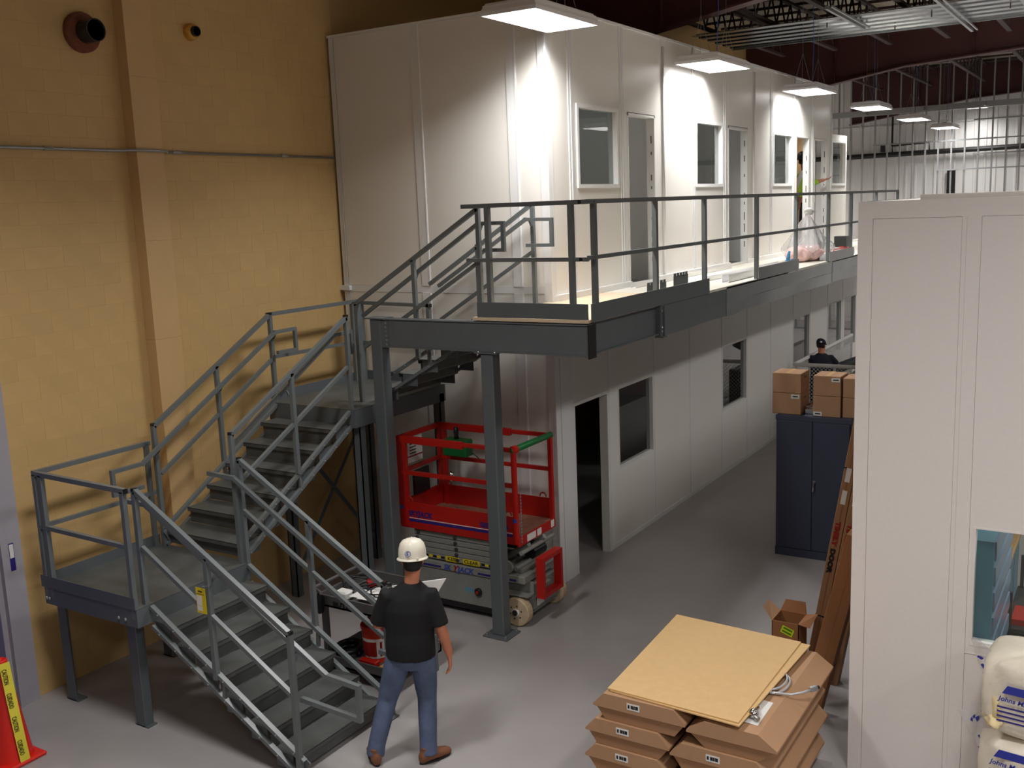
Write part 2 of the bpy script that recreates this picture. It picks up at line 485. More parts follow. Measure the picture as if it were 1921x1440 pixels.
# ---- red oxide rigid frames
prof = [(0.02, 6.66), (2.0, 6.95), (3.75, 7.22), (6.2, 7.36), (25.9, 8.0)]
for y, lab in ((10.3, 'deep dark red steel roof frame above the white building'), (20.5, 'dark red steel roof frame behind the galvanised deck strip'), (31.0, 'dark red steel roof frame against the far white wall')):
    f = thing('roof_frame', (3.0, y, 6.6), lab, 'steel frame')
    part('web', MB().prism(prof + [(25.9, 8.25), (0.02, 8.25)], 'y', y - .012, y + .012), M_beam, f)
    fl = MB()
    for a, b in zip(prof[:-1], prof[1:]): fl.bar((a[0], y, a[1]), (b[0], y, b[1]), .26, .03)
    part('bottom_flange', fl, M_beam, f)
    part('top_flange', MB().box(.02, 25.9, y - .13, y + .13, 8.22, 8.25), M_beam, f)
    for xs in (2.2, 5.2, 8.5):
        zb = 7.0 if xs < 3 else 7.3
        part('stiffener', MB().box(xs, xs + .015, y - .11, y + .11, zb, 8.22), M_beam, f)

# ---- open web joists
def joist(x, y0, y1):
    zt, zb = 8.18, 7.62
    t = thing('roof_joist', (x, (y0 + y1) / 2, zb), 'dark red open web joist under the pale roof deck', 'joist', 'open web roof joists')
    part('top_chord', MB().box(x - .05, x + .05, y0, y1, zt - .05, zt), M_dark, t)
    part('bottom_chord', MB().box(x - .05, x + .05, y0 + .5, y1 - .5, zb, zb + .05), M_dark, t)
    w = MB(); n = int((y1 - y0 - 1) / .6); yy = y0 + .5
    for i in range(n):
        a, b = yy + i * .6, yy + (i + 1) * .6
        w.tube([(x, a, zb + .03), (x, (a + b) / 2, zt - .03)], .018, 5); w.tube([(x, (a + b) / 2, zt - .03), (x, b, zb + .03)], .018, 5)
    part('web_bar', w, M_dark, t)
for x in (1.2, 2.4, 3.6, 4.8, 6.0, 7.2): joist(x, 10.6, 20.2)
for x in (1.2, 2.7, 4.2, 5.7): joist(x, 20.8, 30.7)

# ---- galvanised deck strip with struts below it
t = thing('galvanised_soffit', (6.5, 15.5, 7.5), 'hung strip of ribbed galvanised steel decking with strut rails', 'metal decking')
m = MB(); y = 14.42
pts = []
while y < 16.7:
    pts += [(y, 7.5), (y + .22, 7.5), (y + .26, 7.56), (y + .40, 7.56)]; y += .44
vs = [(x, p[0], p[1]) for x in (1.0, 14.0) for p in pts]; n = len(pts)
m.add(vs, [(i, i + 1, n + i + 1, n + i) for i in range(n - 1)])
part('decking', m, M_galv, t)
part('edge_angle', MB().box(1.0, 14, 16.74, 16.77, 7.47, 7.60), M_galv, t)
for x, y0, y1 in ((3.95, 12.9, 15.6), (5.55, 12.4, 17.5), (6.7, 12.6, 17.0)):
    part('strut_channel', MB().box(x, x + .05, y0, y1, 7.40, 7.45).box(x + .10, x + .13, y0, y1, 7.42, 7.45), M_galvd, t)
for x, y in ((3.47, 14.9), (5.22, 15.2), (6.47, 15.3), (4.4, 16.2)):
    part('hanger_rod', MB().tube([(x, y, 7.42), (x, y, 8.25)], .012, 6), M_dark, t)

# ---- steel stud partition at the far end
t = thing('stud_wall', (5.0, 29.2, 0), 'bare galvanised steel stud framing in front of the far white wall', 'stud framing')
k = 0; x = -1.4
while x < 8.2:
    part('stud', MB().box(x, x + .04, 29.12, 29.2, 0, 8.2), M_galvd, t)
    x += .375
part('header_track', MB().box(-1.5, 9, 29.05, 29.25, 6.78, 6.95), M_galvd, t)
part('floor_track', MB().box(-1.5, 9, 29.1, 29.22, 0, .05), M_galvd, t)
for z, xa in ((4.98, 3.1), (5.42, 4.1), (5.85, 1.2), (6.42, 4.1)):
    part('bridging', MB().box(xa, 9, 29.09, 29.11, z, z + .04), M_galvd, t)
for xa in (1.0, 2.7, 4.4, 6.1):
    part('header_clip', MB().box(xa, xa + .04, 28.7, 29.05, 6.80, 6.9), M_galvd, t)
t = thing('iron_pipe', (3, 31.2, 5.6), 'black iron pipe run along the far white wall', 'pipe')
part('main_run', MB().tube([(-3.9, 31.3, 5.58), (12, 31.3, 5.72)], .085, 10), M_pipeblk, t)
part('branch', MB().tube([(1.35, 31.3, 5.63), (1.35, 31.2, 5.9), (2.5, 31.2, 5.95), (2.5, 31.3, 5.65)], .03, 8), M_pipeblk, t)
part('riser', MB().tube([(1.35, 31.2, 5.9), (1.35, 31.2, 7.2)], .035, 8), M_pipeblk, t)
part('valve', MB().box(1.0, 1.12, 31.1, 31.3, 5.72, 5.95), M_pipeblk, t)
solo('wall_panel_dark', MB().cbox(3.05, 3.3, 31.35, 31.45, 4.1, 5.05, .01), M_black, 'narrow black panel mounted on the far white wall', 'panel')

# ================================================================== WHITE TWO-STOREY MODULAR BUILDING
TH = 0.09
we = frame('wall_end', (1.5, YE, 0), 'white panelled end wall of the two storey building')
xs_ = [0.055, 1.34, 2.64, 3.07]
for z0, z1 in ((0.0, 3.42), (3.50, H)):
    for a, b in zip(xs_[:-1], xs_[1:]):
        part('panel', MB().cbox(a + .003, b - .003, YE, YE + TH, z0, z1, .003), M_panel, we)
    for a, b in ((1.275, 1.405), (2.575, 2.70)):
        part('batten', MB().box(a, b, YE - .008, YE + .001, z0, z1).box(b - .02, b - .008, YE - .011, YE, z0, z1), M_batten, we)
    part('edge_trim', MB().box(.04, .115, YE - .006, YE + .001, z0, z1).box(.105, .115, YE - .012, YE, z0, z1), M_batten, we)
part('floor_band', MB().box(.01, 3.07, YE - .003, YE + TH, 3.42, 3.50), M_batten, we)
part('base_track', MB().box(.055, 3.07, YE - .012, YE, 0, .09), M_batten, we)
part('ledge', MB().box(.0, .16, YE - .05, YE, 3.44, 3.50), M_batten, we)
part('top_cap', MB().box(.03, 3.07, YE - .02, YE + TH + .02, H, H + .03), M_batten, we)
cpz = MB(); cpz.box(2.98, 3.078, YE - .01, YE + .001, 0, H).box(3.069, 3.078, YE - .01, YE + .10, 0, H).box(3.06, 3.085, YE - .018, YE + .01, 0, H)
part('corner_post', cpz, M_batten, we)

def panel_hole(x, y0, y1, z0, z1, hole=None, th=TH):
    m = MB(); a, b = y0 + .003, y1 - .003
    if not hole: return m.cbox(x - th, x, a, b, z0, z1, .003)
    h0, h1, g0, g1 = hole
    if h0 > a: m.box(x - th, x, a, h0, z0, z1)
    if h1 < b: m.box(x - th, x, h1, b, z0, z1)
    if g0 > z0: m.box(x - th, x, h0, h1, z0, g0)
    if g1 < z1: m.box(x - th, x, h0, h1, g1, z1)
    return m
wi = [0]
def window(y0, y1, z0, z1, lab, fr=.045, fm=None, x=W, proud=.018):
    wi[0] += 1
    f = frame('window_%d' % wi[0], (x, (y0 + y1) / 2, z0), lab)
    m = MB(); b = x - TH - .005
    y0 += .004; y1 -= .004; z0 += .004; z1 -= .004
    m.box(b, x + proud, y0, y1, z0 - fr, z0).box(b, x + proud, y0, y1, z1, z1 + fr).box(b, x + proud, y0 - fr, y0, z0 - fr, z1 + fr).box(b, x + proud, y1, y1 + fr, z0 - fr, z1 + fr)
    part('window_frame', m, fm or M_alu, f)
    part('window_pane', MB().box(x - .05, x - .046, y0, y1, z0, z1), M_glass, f)
    return f
wu = frame('wall_front_upper', (W, 11, DZ), 'white panelled upper front wall beside the walkway')
UP = [5.09, 5.63, 6.96, 8.19, 9.32, 10.61, 11.93, 12.91, 14.24, 15.48, 16.80]
UH = {1: (5.80, 6.80, 4.62, 5.49), 2: (7.12, 7.97, 3.36, 5.51), 4: (9.43, 10.47, 4.62, 5.49), 5: (10.76, 11.68, 3.36, 5.51),
      7: (13.03, 14.09, 4.62, 5.47), 8: (14.40, 15.25, 3.36, 5.50), 9: (15.62, 16.54, 3.36, 5.50)}
for i, (a, b) in enumerate(zip(UP[:-1], UP[1:])):
    part('panel', panel_hole(W, a, b, 3.36, H, UH.get(i)), M_panel, wu)
for y in UP[1:]:
    m = MB()
    if y in (8.19, 11.93, 16.80): m.box(W, W + .004, y - .012, y + .012, 3.4, H)
    else: m.box(W, W + .01, y - .055, y + .055, 3.4, H).box(W, W + .016, y - .008, y + .008, 3.4, H)
    part('batten', m, M_batten, wu)
for a, b in ((8.19, 0), (11.93, 0), (16.78, 0)):
    part('post_tube', MB().tube([(W + .01, a + .03, 3.4), (W + .01, a + .03, H - .1)], .022, 10), M_batten, wu, smooth=True)
part('top_cap', MB().box(W - TH - .02, W + .02, YE, 16.8, H, H + .03), M_batten, wu)
m = MB()
for a, b in ((5.15, 7.10), (7.99, 10.74), (11.70, 14.38), (15.27, 15.60), (16.56, 16.8)): m.box(W, W + .05, a, b, DZ, DZ + .07)
part('base_channel', m, M_batten, wu)
part('panel', panel_hole(W, 16.80, 18.15, 3.36, 5.62, (16.92, 18.0, 4.62, 5.47)), M_panel, wu, label='shorter end panel with a window')
for a, b in ((7.12, 7.97), (10.76, 11.68), (14.40, 15.25), (15.62, 16.54)):
    m = MB(); m.box(W - TH - .02, W + .004, a, a + .03, 3.36, 5.50).box(W - TH - .02, W + .004, b - .03, b, 3.36, 5.50).box(W - TH - .02, W + .004, a, b, 5.47, 5.50)
    j = part('door_jamb', m, M_inner, wu)
    sm = MB(); zz = 3.6
    while zz < 5.3:
        hh = random.uniform(.03, .14); sm.box(W - .05, W - .035, b - .032, b - .0295, zz, zz + hh); zz += hh + random.uniform(.05, .3)
    part('adhesive_smear', sm, M_smear, j, kind='stuff')
for i, h in UH.items():
    if h[2] > 4: window(h[0], h[1], h[2], h[3], 'white framed window in the upper front wall, reflecting ceiling lamps')
window(16.92, 18.0, 4.62, 5.47, 'white framed window in the short end panel')

wlo = frame('wall_front_lower', (W, 12, 0), 'white panelled lower front wall under the walkway')
LO = [5.09, 6.44, 7.82, 9.11, 10.45, 11.66, 12.94, 14.31, 15.46, 16.76, 18.02, 19.35, 20.7]
LH = {0: (5.50, 6.40, 0, 2.09), 1: (6.72, 7.77, 1.03, 2.06), 4: (10.49, 11.62, 1.06, 2.07), 7: (14.34, 15.40, 1.0, 2.08), 9: (16.82, 17.9, 1.0, 2.10), 10: (18.2, 19.2, 1.0, 2.10)}
for i, (a, b) in enumerate(zip(LO[:-1], LO[1:])):
    part('panel', panel_hole(W, a, b, 0, 3.36, LH.get(i)), M_panel, wlo)
for y in LO[1:-1]:
    part('batten', MB().box(W, W + .004, y - .008, y + .008, 0.02, 3.3), M_batten, wlo)
part('base_track', MB().box(W, W + .008, 6.42, 20.7, 0, .06), M_batten, wlo)
part('corner_trim', MB().box(W, W + .012, 5.2, 5.48, 0, 3.3).box(W, W + .016, 5.09, 5.10, 0, 3.3), M_batten, wlo)
m = MB(); m.box(W - .1, W + .01, 5.485, 5.53, 0, 2.06).box(W - .1, W + .01, 6.37, 6.415, 0, 2.06).box(W - .1, W + .01, 5.485, 6.415, 2.0601, 2.105)
part('door_jamb', m, M_inner, wlo)
for i, h in LH.items():
    if i: window(h[0], h[1], h[2], h[3], 'slim framed window in the lower front wall', fr=.02, fm=M_inner, proud=.004)
# interior of the building
M_dim = emit_mat('added_room_fill_glow', LAMP_COLOR, 3.2)
bi = frame('floor_upper', (1.5, 12, 3.2), 'intermediate floor inside the white building')
part('slab', MB().box(.02, W - .12, YE + .1, 20.7, 3.22, 3.33), M_chip, bi)
part('roof_sheet', MB().box(.02, W - .1, YE + .1, 16.8, H - .12, H - .02), M_dark, bi)
ip = frame('wall_partition', (1.3, 12, 3.33), 'interior partitions of the white building')
part('upper_spine', MB().box(.9, .96, YE + .1, 16.7, 3.33, H - .12), M_inner, ip)
for y in (8.25, 12.2, 14.3): part('upper_cross', MB().box(.96, W - .1, y, y + .06, 3.33, H - .12), M_inner, ip)
part('lower_cross', MB().box(.02, W - .1, 13.4, 13.46, 0, 3.22), M_inner, ip)  # unseen partition added so the other lower rooms stay dark
part('lower_end', MB().box(.02, W - .1, 20.6, 20.7, 0, 3.22), M_wood, ip)
for z in (.9, 1.35, 1.8): part('wall_batten', MB().box(.02, W - .1, 20.52, 20.6, z, z + .09), M_dark, ip)
part('plywood_lining', MB().box(2.33, 2.37, 16.5, 17.95, 3.33, 5.9), M_wood, ip)
# shelves and a lamp in the lit lower room
for k, (y, lab) in enumerate(((15.6, 'brown storage shelf behind the slim lower window'), (18.6, 'brown storage shelf deeper in the lit lower room'))):
    t = thing('storage_shelf', (.5, y, 0), lab, 'shelf')
    for z in (.5, 1.1, 1.6, 2.1): part('shelf_board', MB().box(.1, .8, y - 1.2, y + 1.2, z, z + .04), M_cardd, t)
    for yy in (y - 1.2, y + 1.16): part('upright', MB().box(.1, .8, yy, yy + .04, 0, 2.5), M_dark, t)
solo('doorway_curtain', MB().box(2.5, 2.56, 15.8, 16.7, 0, 2.6), M_black, 'black sheet hanging behind the lower window', 'curtain')
t = thing('unseen_room_lamp', (1.6, 17.3, 3.05), 'ceiling lamp inside the lit lower room', 'lamp')
part('housing', MB().box(1.3, 1.9, 16.7, 17.9, 3.08, 3.16), M_lamp, t)
part('diffuser', MB().quad((1.33, 16.73, 3.075), (1.87, 16.73, 3.075), (1.87, 17.87, 3.075), (1.33, 17.87, 3.075)), emit_mat('room_lamp_glow', LAMP_COLOR, 3.2), t)
for y, lab in ((6.7, 'added fill lamp inside the first upper room'), (10.3, 'added fill lamp inside the second upper room'), (13.2, 'added fill lamp inside the third upper room'), (15.4, 'added fill lamp inside the last upper room')):  # unseen lamps added to brighten the rooms behind windows and doorways
    t = thing('unseen_room_lamp', (1.9, y, 6.2), lab, 'lamp')
    part('housing', MB().box(1.6, 2.2, y - .6, y + .6, 6.26, 6.34), M_lamp, t)
    part('diffuser', MB().quad((1.63, y - .57, 6.255), (2.17, y - .57, 6.255), (2.17, y + .57, 6.255), (1.63, y + .57, 6.255)), M_dim, t)
t = thing('red_machine', (1.4, 11.0, 0), 'dim red machine standing inside behind a lower window', 'machine')
part('body', MB().cbox(1.0, 1.9, 10.6, 12.4, .1, 1.2, .04), M_liftdark, t)
part('cover', MB().prism([(10.6, 1.2), (12.4, 1.2), (12.3, 1.6), (11.2, 1.75), (10.7, 1.5)], 'x', 1.1, 1.8), M_red, t)
part('panel_face', MB().box(1.9, 1.92, 11.0, 11.6, .7, 1.1), M_white, t)

# ================================================================== FOREGROUND PALE WALL
WX, WY = 6.935, 2.70
wp = frame('wall_fore', (WX + 2, WY, 0), 'pale grey panelled wall of a second modular building')
seams = [(WX, WX + .105), (7.645, 7.735), (9.0, 9.09), (10.3, 10.39), (11.6, 11.7)]
TOPZ = 4.335
part('corner_trim', MB().box(WX, WX + .10, WY - .003, WY + .04, 0, TOPZ).box(WX, WX + .012, WY, WY + .1, 0, TOPZ), M_panel2, wp)
part('top_band', MB().box(WX + .10, 11.7, WY - .003, WY + .04, TOPZ - .12, TOPZ), M_panel2, wp)
part('top_line', MB().box(WX + .10, 11.7, WY - .004, WY + .04, TOPZ - .062, TOPZ - .055), M_panel2, wp)
wy0, wy1, wz0, wz1 = 7.775, 8.55, 1.20, 2.055
def panel_y(x0, x1, z0, z1, hole=None):
    m = MB()
    if not hole: return m.cbox(x0 + .0016, x1 - .0016, WY, WY + .08, z0, z1 - .0016, .002)
    h0, h1, g0, g1 = hole
    m.box(x0 + .0016, h0, WY, WY + .08, z0, z1 - .0016).box(h1, x1 - .0016, WY, WY + .08, z0, z1 - .0016).box(h0, h1, WY, WY + .08, z0, g0).box(h0, h1, WY, WY + .08, g1, z1 - .0016)
    return m
part('panel', panel_y(7.035, 7.615, 0, TOPZ - .12), M_panel2, wp)
part('panel', panel_y(7.735, 9.0, 0, TOPZ - .12, (wy0, wy1, wz0, wz1)), M_panel2, wp)
part('panel', panel_y(9.09, 10.3, 0, TOPZ - .12), M_panel2, wp)
part('panel', panel_y(10.39, 11.7, 0, TOPZ - .12), M_panel2, wp)
for a, b in seams[1:4]: part('batten', MB().box(a, b, WY - .004, WY + .05, 0, TOPZ - .12).box(a - .030, a - .001, WY - .001, WY + .05, 0, TOPZ - .12), M_panel2, wp)
part('backing', MB().box(7.03, 11.7, WY + .075, WY + .08, 2.2, TOPZ - .05), M_panel2, wp)
part('screw_patch', MB().lathe([(.008, 0), (.006, .004)], (7.0, WY - .006, 2.95), 8, 'y').lathe([(.006, 0), (.005, .004)], (7.012, WY - .006, 2.93), 8, 'y'), M_panel2, wp)
M_grey2 = mat('bounce_cutting_grey', C8(104, 100, 96), .7, noise=.05)  # dark tone given to the unseen side wall to cut bounced light
ws = frame('wall_fore_side', (WX + .04, 6, 0), 'side wall of the second modular building')
part('panel', MB().box(WX + .01, WX + .08, WY + .05, 19.0, 0, TOPZ), M_grey2, ws)
part('roof_sheet', MB().box(WX, 11.7, WY + .02, 19.0, TOPZ - .02, TOPZ), M_panel2, ws)
part('roof_trim', MB().box(WX + .4, 11.7, WY + .05, WY + .25, TOPZ, TOPZ + .035).box(WX + 1.2, 11.7, WY + .3, WY + .42, TOPZ, TOPZ + .05), M_panel2, ws)
wi[0] += 1
f = frame('window_%d' % wi[0], (8.15, WY, wz0), 'window in the pale grey wall looking onto teal shelving')
m = MB(); m.box(wy0 - .012, wy1 + .012, WY - .004, WY + .085, wz0 - .012, wz0 + .003).box(wy0 - .012, wy1 + .012, WY - .004, WY + .08, wz1, wz1 + .012).box(wy0 - .012, wy0 + .003, WY - .004, WY + .085, wz0 + .0031, wz1).box(wy1, wy1 + .012, WY - .004, WY + .08, wz0, wz1)
part('window_frame', m, M_panel2, f)
part('window_sill', MB().box(wy0, wy1, WY + .0, WY + .08, wz0, wz0 + .02), M_white, f)
part('lower_trim', MB().box(wy0 - .05, wy1 + .05, WY - .005, WY, wz0 - .075, wz0 - .07), M_panel2, f)
part('window_pane', MB().box(wy0, wy1, WY + .04, WY + .044, wz0, wz1), M_glass, f)

# ================================================================== CEILING LAMPS
def lamp_proto():
    t = thing('hanging_lamp', (0, 0, 0), 'x', 'lamp')
    a, b, zt = .31, .64, .11
    h = MB()
    for (x0, y0, x1, y1) in ((-a, -b, a, -b), (a, -b, a, b), (a, b, -a, b), (-a, b, -a, -b)):
        o = .86
        h.add([(x0, y0, 0), (x1, y1, 0), (x1, y1, .035), (x0, y0, .035)], [(0, 1, 2, 3)])
        h.add([(x0, y0, .035), (x1, y1, .035), (x1 * o, y1 * .94, zt), (x0 * o, y0 * .94, zt)], [(0, 1, 2, 3)])
        h.add([(x0, y0, 0), (x1, y1, 0), (x1 * .955, y1 * .98, 0), (x0 * .955, y0 * .98, 0)], [(0, 1, 2, 3)])
        h.add([(x0 * .955, y0 * .98, 0), (x1 * .955, y1 * .98, 0), (x1 * .93, y1 * .965, .095), (x0 * .93, y0 * .965, .095)], [(0, 1, 2, 3)])
    h.box(-a * .86, a * .86, -b * .94, b * .94, zt, zt + .004).box(-.07, .07, -.25, .25, zt, zt + .05)
    part('housing', h, M_lamp, t, local=True)
    part('diffuser', MB().quad((-a * .94, -b * .97, .02), (a * .94, -b * .97, .02), (a * .94, b * .97, .02), (-a * .94, b * .97, .02)), M_emit, t, local=True)
    for s in (-1, 1):
        part('hanger_wire', MB().tube([(0, s * .5, zt), (0, s * .48, .62)], .003, 5).tube([(-.14, s * .5, zt), (0, s * .48, .62)], .003, 5).tube([(.14, s * .5, zt), (0, s * .48, .62)], .003, 5).tube([(0, s * .48, .62), (0, s * .48, 2.1)], .003, 5), M_wire, t, local=True)
    ad = bpy.data.lights.new('lamp_light', 'AREA'); ad.shape = 'RECTANGLE'; ad.size = a * 1.86; ad.size_y = b * 1.92
    ad.energy = LAMP_WATTS; ad.color = LAMP_COLOR[:3]; ad.spread = math.radians(LAMP_SPREAD)
    ao = bpy.data.objects.new('light', ad); COL.objects.link(ao); ao.parent = t; ao.location = (0, 0, .016)
    part('power_cable', MB().tube([(0, .1, zt), (.02, .12, .8), (0, .1, 2.1)], .006, 6), M_bluewire, t, local=True)
    return t
def copy_thing(o, loc):
    c = o.copy(); COL.objects.link(c); c.location = loc
    for ch in o.children:
        k = ch.copy(); COL.objects.link(k); k.parent = c
    return c
proto = lamp_proto()
row1 = ['over the lowest stair flight, next to the block wall', 'over the building corner', 'over the second upper window', 'over the third upper window', 'over the end of the upper wall', 'hanging past the end of the upper wall', 'hanging just before the stud framing']
first = True
for k in range(0, 7):
    loc = (3.47, -.4 + 4.75 * k, 6.19)
    l = proto if k == 0 else copy_thing(proto, loc)
    l.location = loc
    tag(l, 'glowing flat white hanging lamp ' + row1[k], 'lamp', 'lamps hung along the white building')
for x in (8.8, 13.8, 18.8):
    for k in range(-1, 8 if x < 10 else 7):  # each row starts with unseen lamps added behind the camera for more light
        y = -5.3 + 4.7 * k + (0 if x < 10 else -.3)
        if y > 28.5: continue
        l = copy_thing(proto, (x, y, 6.19))
        tag(l, 'glowing flat white hanging lamp over the open hall beyond the second building', 'lamp', 'lamps hung over the open hall')
l = copy_thing(proto, (3.95, 30.3, 6.88)); tag(l, 'lone flat white lamp hung behind the bare stud framing', 'lamp')
for ch in l.children:
    if ch.type == 'LIGHT': ch.data = ch.data.copy(); ch.data.energy = LAMP_WATTS * .45
for y, lab in ((23.3, 'added fill lamp hidden in the recess behind the white building, nearer its end'), (28.05, 'added fill lamp hidden in the recess behind the white building, nearer the far wall')):
    tag(copy_thing(proto, (-1.3, y, 6.19)), lab, 'lamp')  # out of view, added to brighten the far wall

# ================================================================== STAIRS
RW = .042          # rail tube size
def flight(name, loc, label, swap, dirn, noses, w0, w1, sb_top, sb_drop, sides):
    """noses: (s, z) of every tread nose from the bottom up; dirn: +1 if the stair climbs towards +s"""
    mp = (lambda s, w, z: (w, s, z)) if swap else (lambda s, w, z: (s, w, z))
    def bx(m, s0, s1, a0, a1, z0, z1):
        s0, s1 = min(s0, s1), max(s0, s1)
        return m.box(a0, a1, s0, s1, z0, z1) if swap else m.box(s0, s1, a0, a1, z0, z1)
    t = thing(name, loc, label, 'staircase')
    T = abs(noses[1][0] - noses[0][0])
    for i, (s, z) in enumerate(noses):
        last = i == len(noses) - 1
        rz = z - (noses[i - 1][1] if i else noses[0][1] - (noses[1][1] - noses[0][1]))
        rm = MB(); bx(rm, s + dirn * .030, s + dirn * .034, w0 + .004, w1 - .004, z - rz + (.004 if i else .03), z - .035)
        if last:
            part('riser', rm, M_tread, t); continue
        tm = MB(); bx(tm, s, s + dirn * (T + .03), w0, w1, z - .008, z); bx(tm, s, s + dirn * .006, w0, w1, z - .042, z - .004)
        bx(tm, s + dirn * .006, s + dirn * .03, w0, w1, z - .046, z - .042)
        tr = part('tread', tm, M_tread, t)
        part('riser', rm, M_tread, tr)
        for a in (w0, w1 - .006):
            em = MB(); bx(em, s + dirn * .06, s + dirn * (T - .02), a, a + .006, z - .13, z - .008)
            part('end_plate', em, M_steel, tr)
    (a0, b0), (a1, b1) = sb_top
    for sd, w in ((-1, w0), (1, w1)):
        m = MB(); wc = w + sd * .022
        m.bar(mp(a0, wc, b0), mp(a1, wc, b1), .044, .034)
        m.bar(mp(a0, wc, b0 - sb_drop), mp(a1, wc, b1 - sb_drop), .044, .034)
        m.bar(mp(a0, wc - sd * .018, b0 - sb_drop / 2), mp(a0 + (a1 - a0) * .03, wc - sd * .018, b0 - sb_drop / 2 + (b1 - b0) * .03), .006, sb_drop)
        m.bar(mp(a0 + (a1 - a0) * .5, wc, b0 + (b1 - b0) * .5), mp(a0 + (a1 - a0) * .51, wc, b0 + (b1 - b0) * .5 - sb_drop), .03, .03)
        s_ = part('stringer', m, M_steel2, t)
        bm_ = MB(); n = 9
        for i in range(n):
            f = (i + .5) / n; p = Vector(mp(a0 + (a1 - a0) * f, wc + sd * .022, b0 + (b1 - b0) * f))
            for dz in (0, -sb_drop): bm_.sph(p + Vector((0, 0, dz)), .009, .009, .009, 6, 4)
        part('stringer_bolts', bm_, M_galvd, s_, kind='stuff')
    for sdd in sides:
        w = sdd['w']
        g = None
        m = MB(); (ta, tb) = sdd['top']
        m.bar(mp(ta[0], w, ta[1] - RW / 2), mp(tb[0], w, tb[1] - RW / 2), RW, RW)
        g = part('top_rail', m, M_steel2, t)
        for (s, z0, z1) in sdd['posts']:
            part('rail_post', MB().bar(mp(s, w, z0), mp(s, w, z1 - RW * .6), RW, RW), M_steel2, t)
        for (s, z0, z1) in (sdd['posts'][0], sdd['posts'][-1]):
            part('end_plug', MB().bar(mp(s, w, z1 - RW * .6), mp(s, w, z1 + .002), RW * .95, RW * .95), M_black, g)
        (ma, mb_) = sdd['mid']
        part('mid_rail', MB().bar(mp(ma[0], w, ma[1]), mp(mb_[0], w, mb_[1]), RW * .85, RW * .85), M_steel2, t)
        if 'hand' in sdd:
            wh = sdd['hw']
            h = part('handrail', MB().path([mp(s, wh, z) for s, z in sdd['hand']], RW * .9, RW * .9), M_steel2, t)
            for (s, z0, z1) in sdd['posts'][:3]:
                # bracket from post to the handrail at the same s
                hz = None; hp = sdd['hand']
                for (c, e) in zip(hp[:-1], hp[1:]):
                    if min(c[0], e[0]) <= s <= max(c[0], e[0]) and abs(c[0] - e[0]) > .25:
                        hz = c[1] + (e[1] - c[1]) * (s - c[0]) / (e[0] - c[0]); break
                if hz: part('rail_bracket', MB().tube([mp(s, w, hz - .07), mp(s, (w + wh) / 2, hz - .07), mp(s, wh, hz - .01)], .010, 6), M_steel, h)
    return t

# -- lower flight: climbs from the floor towards the block wall
n1 = [(1.608 + .2655 * k, L1 - .1672 * k) for k in range(6, -1, -1)]
f1 = flight('stair_flight', (2.45, 1.1, 0), 'lowest grey steel stair flight, its foot on the floor beside the walking man', False, -1, n1, .567, 1.643,
       ((3.29, .165), (1.62, 1.15)), .175,
       [dict(w=.53, top=((1.579, 2.193), (3.25, 1.245)), posts=[(1.57, 1.10, 2.193), (2.38, .66, 1.73), (3.25, 0.0, 1.25)], mid=((1.60, 1.68), (3.22, .725)), hw=.62,
             hand=[(1.33, 2.03), (1.575, 2.03), (3.52, .905), (3.83, .885), (3.83, .62), (3.25, .65)]),
        dict(w=1.68, top=((1.59, 2.193), (3.25, 1.235)), posts=[(1.59, 1.10, 2.193), (2.41, .655, 1.72), (3.25, 0.0, 1.25)], mid=((1.60, 1.682), (3.22, .74)), hw=1.59,
             hand=[(1.28, 2.03), (1.60, 2.02), (3.50, .92), (3.83, .90), (3.83, .62), (3.25, .65)])])
part('foot_plate', MB().box(3.18, 3.30, .50, .60, 0, .012).box(3.18, 3.30, 1.62, 1.72, 0, .012), M_steel, f1)
# -- middle flight: climbs along the block wall
n2 = [(1.667 + .2743 * k, 1.338 + .1662 * k) for k in range(7)]
flight('stair_flight', (1.0, 2.4, 0), 'middle grey steel stair flight climbing beside the ochre pilaster', True, 1, n2, .494, 1.527,
       ((1.66, 1.35), (3.32, 2.31)), .165,
       [dict(w=1.56, top=((1.637, 2.434), (3.337, 3.335)), posts=[(1.637, 1.17, 2.44), (2.473, 1.84, 2.885), (3.337, 2.28, 3.345)], mid=((1.70, 1.955), (3.32, 2.795)), hw=1.47,
             hand=[(1.75, 2.30), (3.25, 3.14), (3.50, 3.15), (3.50, 2.92)]),
        dict(w=.45, top=((1.66, 2.421), (3.323, 3.335)), posts=[(1.66, 1.17, 2.43), (2.516, 1.82, 2.895), (3.34, 2.28, 3.345)], mid=((1.70, 1.91), (3.32, 2.82)), hw=.53,
             hand=[(1.40, 1.86), (1.085, 1.86), (1.085, 2.085), (1.43, 2.085), (3.322, 3.13), (3.635, 3.135), (3.635, 2.90), (3.36, 2.90)])])
# -- upper flight: climbs along the end wall to the walkway
n3 = [(1.58 + .275 * k, L2 + .1658 * (k + 1)) for k in range(6)]
flight('stair_flight', (2.3, 4.3, 2.3), 'topmost grey steel stair flight rising to the walkway along the white end wall', False, 1, n3, 3.80, 4.88,
       ((1.60, 2.545), (2.99, 3.33)), .17,
       [dict(w=3.72, top=((1.37, 3.435), (3.03, 4.412)), posts=[(1.39, L2, 3.445), (2.20, 2.86, 3.915), (3.03, 3.33, 4.42)], mid=((1.47, 2.945), (3.03, 3.87)), hw=3.80,
             hand=[(1.42, 3.29), (2.98, 4.245), (3.27, 4.245), (3.27, 3.98), (3.05, 3.98)]),
        dict(w=4.93, top=((1.50, 3.555), (2.94, 4.436)), posts=[(2.20, 2.86, 3.99), (2.945, 3.33, 4.44)], mid=((1.64, 3.12), (2.94, 3.905)), hw=4.85,
             hand=[(1.70, 3.53), (2.90, 4.255), (3.225, 4.25), (3.225, 3.975), (2.92, 3.975)])])

